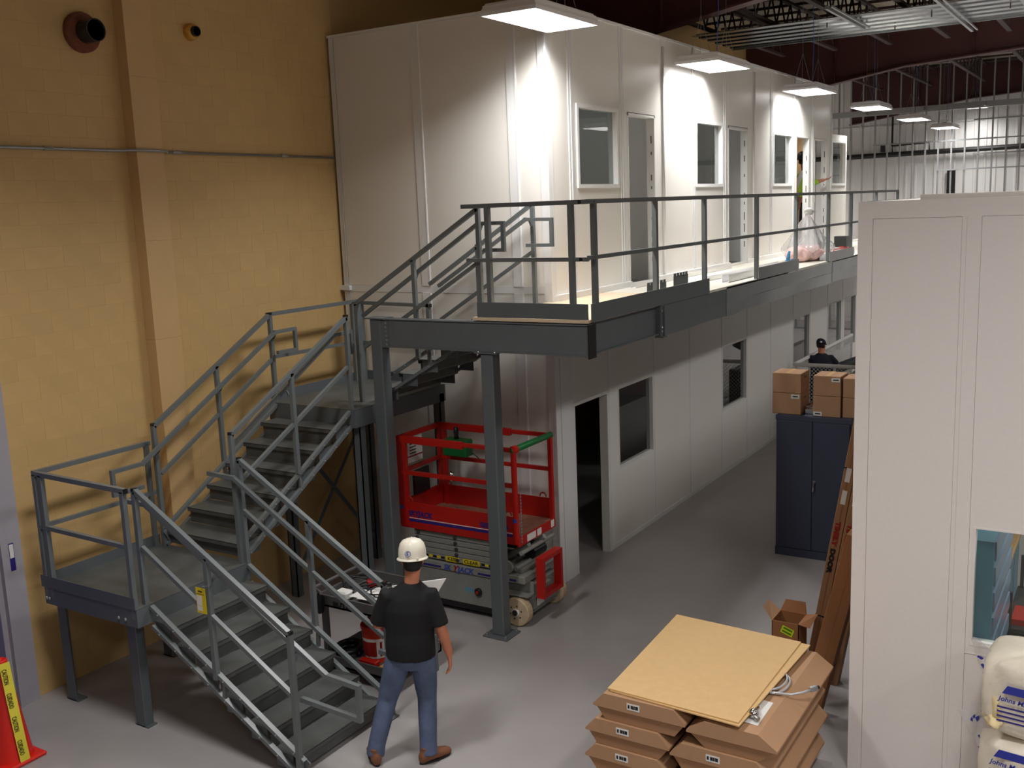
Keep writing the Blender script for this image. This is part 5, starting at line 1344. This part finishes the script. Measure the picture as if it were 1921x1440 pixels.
def person(loc, rz, J, C_, label, voxel=.0075, hat='hard', hands=True, hair_long=False):
    t = thing('person', loc, label, 'person', rz=rz)
    V = {k: Vector(v) for k, v in J.items() if isinstance(v, tuple)}
    X_ = Vector((1, 0, 0)); Y_ = Vector((0, 1, 0))
    hd = V['head']; hf = Vector(J.get('face', (0, 1, 0))).normalized(); hr = hf.cross(Vector((0, 0, 1))).normalized()
    tw = V['chest'] - V['pelvis']
    sh = (V['shR'] - V['shL']).normalized(); fwd_ = Vector((0, 0, 1)).cross(sh).normalized()
    def ring(c, a, b): return (c, sh * a, fwd_ * b)
    pv, chs, nk = V['pelvis'], V['chest'], V['neck']
    # ---- body: one continuous mesh
    b = MB()
    b.loft([ring(pv - Vector((0, 0, .06)), .13, .10), ring(pv + Vector((0, 0, .04)), .155, .11), ring(pv.lerp(chs, .45), .14, .10), ring(chs, .16, .115), ring(chs.lerp(nk, .45), .14, .09), ring(nk - Vector((0, 0, .07)), .065, .06)], 18)
    b.tube([nk - Vector((0, 0, .09)), nk, hd - Vector((0, 0, .05))], [.07, .06, .06], 14)
    # head: cranium, jaw, nose, ears
    def hl(c, a, f_, z): return (hd + Vector((0, 0, c)) + hf * f_[1], hr * a, hf * f_[0])
    b.loft([hl(-.125, .030, (.035, .045), 0), hl(-.11, .05, (.055, .03), 0), hl(-.07, .064, (.075, .015), 0), hl(-.02, .073, (.09, .005), 0), hl(.03, .077, (.097, 0), 0), hl(.07, .07, (.09, -.005), 0), hl(.10, .048, (.062, -.008), 0), hl(.115, .015, (.02, -.008), 0)], 18)
    b.tube([hd + hf * .085 + Vector((0, 0, .005)), hd + hf * .112 - Vector((0, 0, .03)), hd + hf * .092 - Vector((0, 0, .04))], [.008, .014, .009], 8)
    for s_ in (-1, 1): b.loft([(hd + hr * s_ * .073 + hf * -.005 + Vector((0, 0, -.03)), hf * .012, hr * .008), (hd + hr * s_ * .083 + hf * -.012 + Vector((0, 0, -.005)), hf * .02, hr * .008), (hd + hr * s_ * .08 + hf * -.012 + Vector((0, 0, .022)), hf * .014, hr * .007)], 8)
    for s_ in ('L', 'R'):
        S, E, Wr = V['sh' + s_], V['el' + s_], V['wr' + s_]
        b.tube([chs.lerp(S, .5) + Vector((0, 0, .0)), S - Vector((0, 0, .015)), S.lerp(E, .35), E, E.lerp(Wr, .3), Wr], [.05, .052, .05, .046, .047, .031], 12)
        if hands: hand_mb(b, Wr, J.get('hd' + s_, tuple(Wr - E)), J.get('pn' + s_, tuple(-fwd_)), 1 if s_ == 'R' else -1, J.get('curl', .3), 1.1)
        H_, K, A = V['hip' + s_], V['kn' + s_], V['an' + s_]
        b.tube([pv.lerp(H_, .6), H_, H_.lerp(K, .45), K, K.lerp(A, .35), A, A - Vector((0, 0, .03))], [.09, .082, .072, .054, .055, .038, .038], 12)
        ft = Vector(J['toe' + s_]) - A; ft.z = 0; fn_ = ft.normalized()
        b.tube([A - Vector((0, 0, .03)) - fn_ * .04, A - Vector((0, 0, .045)) + fn_ * .08, A - Vector((0, 0, .055)) + fn_ * .15], [.035, .03, .02], 10)
    bo = bpy.data.objects.new('body', remeshed(b, 'body', C_['skin'], voxel, 3)); COL.objects.link(bo); bo.parent = t
    for s_ in (-1, 1): part('eye', MB().sph(hd + hf * .086 + hr * s_ * .031 + Vector((0, 0, .008)), .011, .011, .009, 8, 6), M_white, bo, local=True)
    part('mouth', MB().bar(hd + hf * .088 - hr * .02 - Vector((0, 0, .07)), hd + hf * .088 + hr * .02 - Vector((0, 0, .07)), .006, .007), M_redink, bo, local=True)
    # ---- clothes
    s = MB(); hem = pv + Vector((0, 0, -.02))
    s.loft([ring(hem - Vector((0, 0, .04)), .203, .156), ring(pv + Vector((0, 0, .06)), .20, .152), ring(pv.lerp(chs, .5), .195, .142), ring(chs, .205, .145), ring(chs.lerp(nk, .4), .195, .128), ring(chs.lerp(nk, .72), .135, .095), ring(chs.lerp(nk, .88), .09, .08), ring(nk - Vector((0, 0, .015)), .072, .072)], 20)
    for s_ in ('L', 'R'):
        S, E, Wr = V['sh' + s_], V['el' + s_], V['wr' + s_]
        sl = C_.get('sleeve', .9)
        if sl <= 1: s.tube([chs.lerp(S, .55) + Vector((0, 0, .03)), S - Vector((0, 0, .01)), S.lerp(E, .5), S.lerp(E, sl)], [.07, .07, .07, .075], 14)
    so = bpy.data.objects.new('shirt', remeshed(s, 'shirt', C_['shirt'], max(.011, voxel * 1.3), 5)); COL.objects.link(so); so.parent = t
    if C_.get('sleeve', .9) > 1:
        for s_ in ('L', 'R'):
            S, E, Wr = V['sh' + s_], V['el' + s_], V['wr' + s_]
            part('sleeve', MB().tube([chs.lerp(S, .5) + Vector((0, 0, .07)), S + Vector((0, 0, .005)), S.lerp(E, .6), E, E.lerp(Wr, .6)], [.085, .078, .068, .06, .05], 14), C_['slv'], t, local=True, smooth=True)
    j = MB()
    j.loft([ring(pv + Vector((0, 0, .07)), .168, .122), ring(pv, .178, .132), ring(pv - Vector((0, 0, .08)), .186, .142), ring(pv - Vector((0, 0, .15)), .13, .11)], 18)
    for s_ in ('L', 'R'):
        H_, K, A = V['hip' + s_], V['kn' + s_], V['an' + s_]
        j.tube([H_ + Vector((0, 0, .0)), H_.lerp(K, .3), H_.lerp(K, .7), K, K.lerp(A, .4), K.lerp(A, .85), A - Vector((0, 0, .035))], [.108, .106, .094, .08, .078, .072, .076], 14)
    jo = bpy.data.objects.new('trousers', remeshed(j, 'trousers', C_['legs'], max(.011, voxel * 1.3), 4)); COL.objects.link(jo); jo.parent = t
    for s_ in ('L', 'R'):
        A = V['an' + s_]; ft = Vector(J['toe' + s_]) - A; ft.z = 0; f_ = ft.normalized(); r_ = f_.cross(Vector((0, 0, 1)))
        g = Vector((A.x, A.y, 0))
        sh_ = MB()
        sh_.loft([(g - f_ * .085 + Vector((0, 0, .045)), r_ * .03, Vector((0, 0, .035))), (g - f_ * .06 + Vector((0, 0, .06)), r_ * .044, Vector((0, 0, .058))), (g + f_ * .02 + Vector((0, 0, .06)), r_ * .05, Vector((0, 0, .058))), (g + f_ * .10 + Vector((0, 0, .045)), r_ * .053, Vector((0, 0, .043))), (g + f_ * .17 + Vector((0, 0, .036)), r_ * .048, Vector((0, 0, .032))), (g + f_ * .205 + Vector((0, 0, .03)), r_ * .028, Vector((0, 0, .02)))], 14)
        sh_.tube([g - f_ * .02 + Vector((0, 0, .06)), g - f_ * .015 + Vector((0, 0, .14))], [.05, .052], 14)
        sobj = bpy.data.objects.new('shoe', remeshed(sh_, 'shoe', C_['shoe'], .009, 3)); COL.objects.link(sobj); sobj.parent = t
        sole = MB(); n = 16; pts = []
        for k in range(n):
            a = 2 * math.pi * k / n; u = math.cos(a); w_ = math.sin(a)
            pts.append(g + f_ * (.06 + .15 * u) + r_ * w_ * (.05 if u > -.2 else .043))
        sole.add([(p.x, p.y, z) for z in (0, .018) for p in pts], [tuple(range(n))[::-1], tuple(range(n, 2 * n))] + [(i, (i + 1) % n, n + (i + 1) % n, n + i) for i in range(n)])
        part('sole', sole, M_black, sobj, local=True)
    # ---- hair and hat
    hm = MB(); hm.loft([(hd - hf * .02 + Vector((0, 0, -.055)), hr * .062, hf * .078), (hd - hf * .02 + Vector((0, 0, -.03)), hr * .077, hf * .086), (hd - hf * .018 + Vector((0, 0, .03)), hr * .082, hf * .088), (hd - hf * .012 + Vector((0, 0, .08)), hr * .07, hf * .085), (hd - hf * .01 + Vector((0, 0, .118)), hr * .03, hf * .04)], 18)
    part('hair', hm, M_hair, t, local=True, smooth=True)
    if hat == 'hard':
        tl = J.get('tilt', 0.0); R = Matrix.Translation(hd + Vector((0, 0, .035))) @ Matrix(((hr.x, hf.x, 0, 0), (hr.y, hf.y, 0, 0), (hr.z, hf.z, 1, 0), (0, 0, 0, 1))) @ Matrix.Rotation(tl, 4, 'X')
        dm = MB(); n = 36
        prof_ = [(1.0, 0), (1.0, .03), (.97, .07), (.86, .115), (.65, .142), (.35, .155), (.02, .158)]
        def rib(a): return 1 + .018 * max(0, math.cos(a * 3)) ** 6
        vs = []
        for r_, z_ in prof_:
            for k in range(n):
                a = 2 * math.pi * k / n; rr = r_ * (rib(a) if z_ > .05 else 1)
                vs.append((.112 * rr * math.cos(a), .135 * rr * math.sin(a) + .0, z_ + (.006 * max(0, 1 - abs(math.cos(a)) * 8) if z_ > .1 else 0)))
        fs = [(i * n + k, i * n + (k + 1) % n, (i + 1) * n + (k + 1) % n, (i + 1) * n + k) for i in range(len(prof_) - 1) for k in range(n)] + [tuple(range((len(prof_) - 1) * n, len(prof_) * n))]
        dm.add(vs, fs); h_ = part('hard_hat', dm.xf(R), C_['hat'], t, local=True, smooth=True)
        bmh = MB(); vs = []
        for r_, z_ in ((1.0, .008), (1.12, -.004), (1.13, -.010), (1.0, -.006)):
            for k in range(n):
                a = 2 * math.pi * k / n; e = 1 + .30 * max(0, math.sin(a)) ** 2 * (r_ > 1.05)
                vs.append((.112 * r_ * math.cos(a), .135 * r_ * e * math.sin(a), z_ - .012 * max(0, math.sin(a)) * (r_ > 1.05)))
        bmh.add(vs, [(i * n + k, i * n + (k + 1) % n, ((i + 1) % 4) * n + (k + 1) % n, ((i + 1) % 4) * n + k) for i in range(4) for k in range(n)])
        part('brim', bmh.xf(R), C_['hat'], h_, local=True, smooth=True)
        if C_.get('emblem'):
            em = MB(); c0_ = Vector((-.03, -.1335, .052)); 
            nr = Vector((-.18, -.95, .25)).normalized(); rr_ = Vector((1, -.2, 0)).normalized(); uu = rr_.cross(nr).normalized() * -1
            if uu.z < 0: uu = -uu
            em.tube([c0_ + (rr_ * math.cos(2 * math.pi * k / 20) + uu * math.sin(2 * math.pi * k / 20)) * .022 for k in range(21)], .0022, 5)
            part('emblem_ring', em.xf(R), M_decalblue, h_, local=True)
            part('emblem_letter', text_mb('S', .036, R @ (c0_ - rr_ * .011 - uu * .012 + nr * .001), R.to_3x3() @ rr_, R.to_3x3() @ uu, .001, .001), M_decalblue, h_, local=True)
        kn = MB().lathe([(.012, 0), (.012, .012), (.001, .014)], (0, 0, 0), 10); kn.xf(R @ Matrix.Translation((.045, -.14, .012)) @ Matrix.Rotation(math.radians(90), 4, 'X'))
        part('ratchet_knob', kn, C_['hat'], h_, local=True)
    elif hat == 'cap':
        cm = MB(); cm.loft([(hd + Vector((0, 0, .02)), hr * .09, hf * .108), (hd + Vector((0, 0, .07)), hr * .087, hf * .103), (hd + Vector((0, 0, .11)), hr * .065, hf * .078), (hd + Vector((0, 0, .13)), hr * .02, hf * .025)], 20)
        c_ = part('cap', cm, C_['hat'], t, local=True, smooth=True)
        part('visor', MB().loft([(hd + hf * .09 + Vector((0, 0, .03)), hr * .07, hf * .075), (hd + hf * .09 + Vector((0, 0, .038)), hr * .07, hf * .075)], 16), C_['hat'], c_, local=True)
        part('cap_logo', MB().sph(hd - hf * .085 + hr * .03 + Vector((0, 0, .05)), .025, .03, .02, 8, 6), M_white, c_, local=True)
    return t

# -- man with white hard hat walking past the stair foot, seen from behind
person((3.80, 1.27, 0), .68, dict(pelvis=(.025, -.02, .93), chest=(.035, .0, 1.27), neck=(.065, .03, 1.49), head=(.082, .05, 1.635), face=(.05, 1, -.05), tilt=-.10,
    shL=(-.14, .0, 1.40), shR=(.21, .0, 1.38), elL=(-.225, .04, 1.13), wrL=(-.08, .26, 1.14), hdL=(.75, .6, .12), pnL=(0, -.2, 1),
    elR=(.275, -.06, 1.10), wrR=(.335, -.02, .845), hdR=(.02, .12, -1), pnR=(-1, .1, 0), curl=.26,
    hipL=(-.07, -.01, .87), knL=(-.185, .03, .49), anL=(-.31, -.06, .095), toeL=(-.35, .15, 0),
    hipR=(.12, -.01, .87), knR=(.135, .0, .49), anR=(.12, -.13, .095), toeR=(.30, -.03, 0)),
    dict(skin=M_skin, shirt=M_tee, legs=M_jeans, shoe=M_boot, hat=M_hat, emblem=True, sleeve=.93), 'man in black t-shirt, jeans and white hard hat walking past the stair foot')
Rm = Matrix.Translation((3.80, 1.27, 0)) @ Matrix.Rotation(.68, 4, 'Z')
solo('drawing_sheet', MB().add([(-.10, .33, 1.335), (.355, .36, 1.35), (.26, .34, 1.215), (.0, .31, 1.15), (-.10, .335, 1.338), (.355, .365, 1.353), (.26, .345, 1.218), (.0, .315, 1.153)], [(0, 1, 2, 3), (4, 5, 6, 7), (0, 1, 5, 4), (1, 2, 6, 5), (2, 3, 7, 6), (3, 0, 4, 7)]).xf(Rm), M_white, 'white drawing sheet held by the man in the white hard hat', 'paper')

# -- worker inside the upper doorways, reaching towards the short end panel
person((2.80, 15.98, DZ), .62, dict(pelvis=(.03, 0, .98), chest=(.0, .0, 1.34), neck=(-.02, .02, 1.58), head=(-.03, .03, 1.74), face=(1, .35, -.1),
    shL=(-.05, .16, 1.47), shR=(-.02, -.17, 1.47), elL=(.16, .16, 1.30), wrL=(.40, .05, 1.36), hdL=(1, -.1, .25), pnL=(0, 0, 1), elR=(-.15, -.2, 1.2), wrR=(-.17, -.16, .94), hdR=(0, .1, -1), pnR=(-1, 0, 0),
    hipL=(.05, .08, .92), knL=(.12, .1, .50), anL=(.17, .05, .09), toeL=(.4, .05, 0), hipR=(-.02, -.08, .92), knR=(-.06, -.06, .5), anR=(-.12, -.06, .09), toeR=(.1, -.06, 0)),
    dict(skin=M_skin2, shirt=M_shirtw, legs=M_darkcloth, shoe=M_black, hat=M_black, sleeve=1.5, slv=M_hivis), 'worker in black hard hat and hi-vis green sleeves reaching through the upper doorways', voxel=.010)
# -- worker in a dark cap inside the mesh enclosure
person((3.60, 14.3, 0), .5, dict(pelvis=(0, 0, .92), chest=(.02, .04, 1.26), neck=(.03, .08, 1.47), head=(.03, .10, 1.60), face=(.6, .8, -.3),
    shL=(-.16, .05, 1.37), shR=(.2, .04, 1.37), elL=(-.1, .25, 1.22), wrL=(.08, .42, 1.28), pnL=(0, 0, -1), elR=(.33, .12, 1.2), wrR=(.42, .32, 1.15), pnR=(0, 0, -1),
    hipL=(-.09, 0, .88), knL=(-.1, .03, .48), anL=(-.1, -.02, .09), toeL=(-.1, .2, 0), hipR=(.09, 0, .88), knR=(.1, .03, .48), anR=(.1, -.02, .09), toeR=(.12, .2, 0)),
    dict(skin=M_skin, shirt=M_navycloth, legs=M_darkcloth, shoe=M_black, hat=M_navycloth, sleeve=.8), 'worker in a dark cap and navy shirt inside the mesh enclosure', voxel=.012, hat='cap')
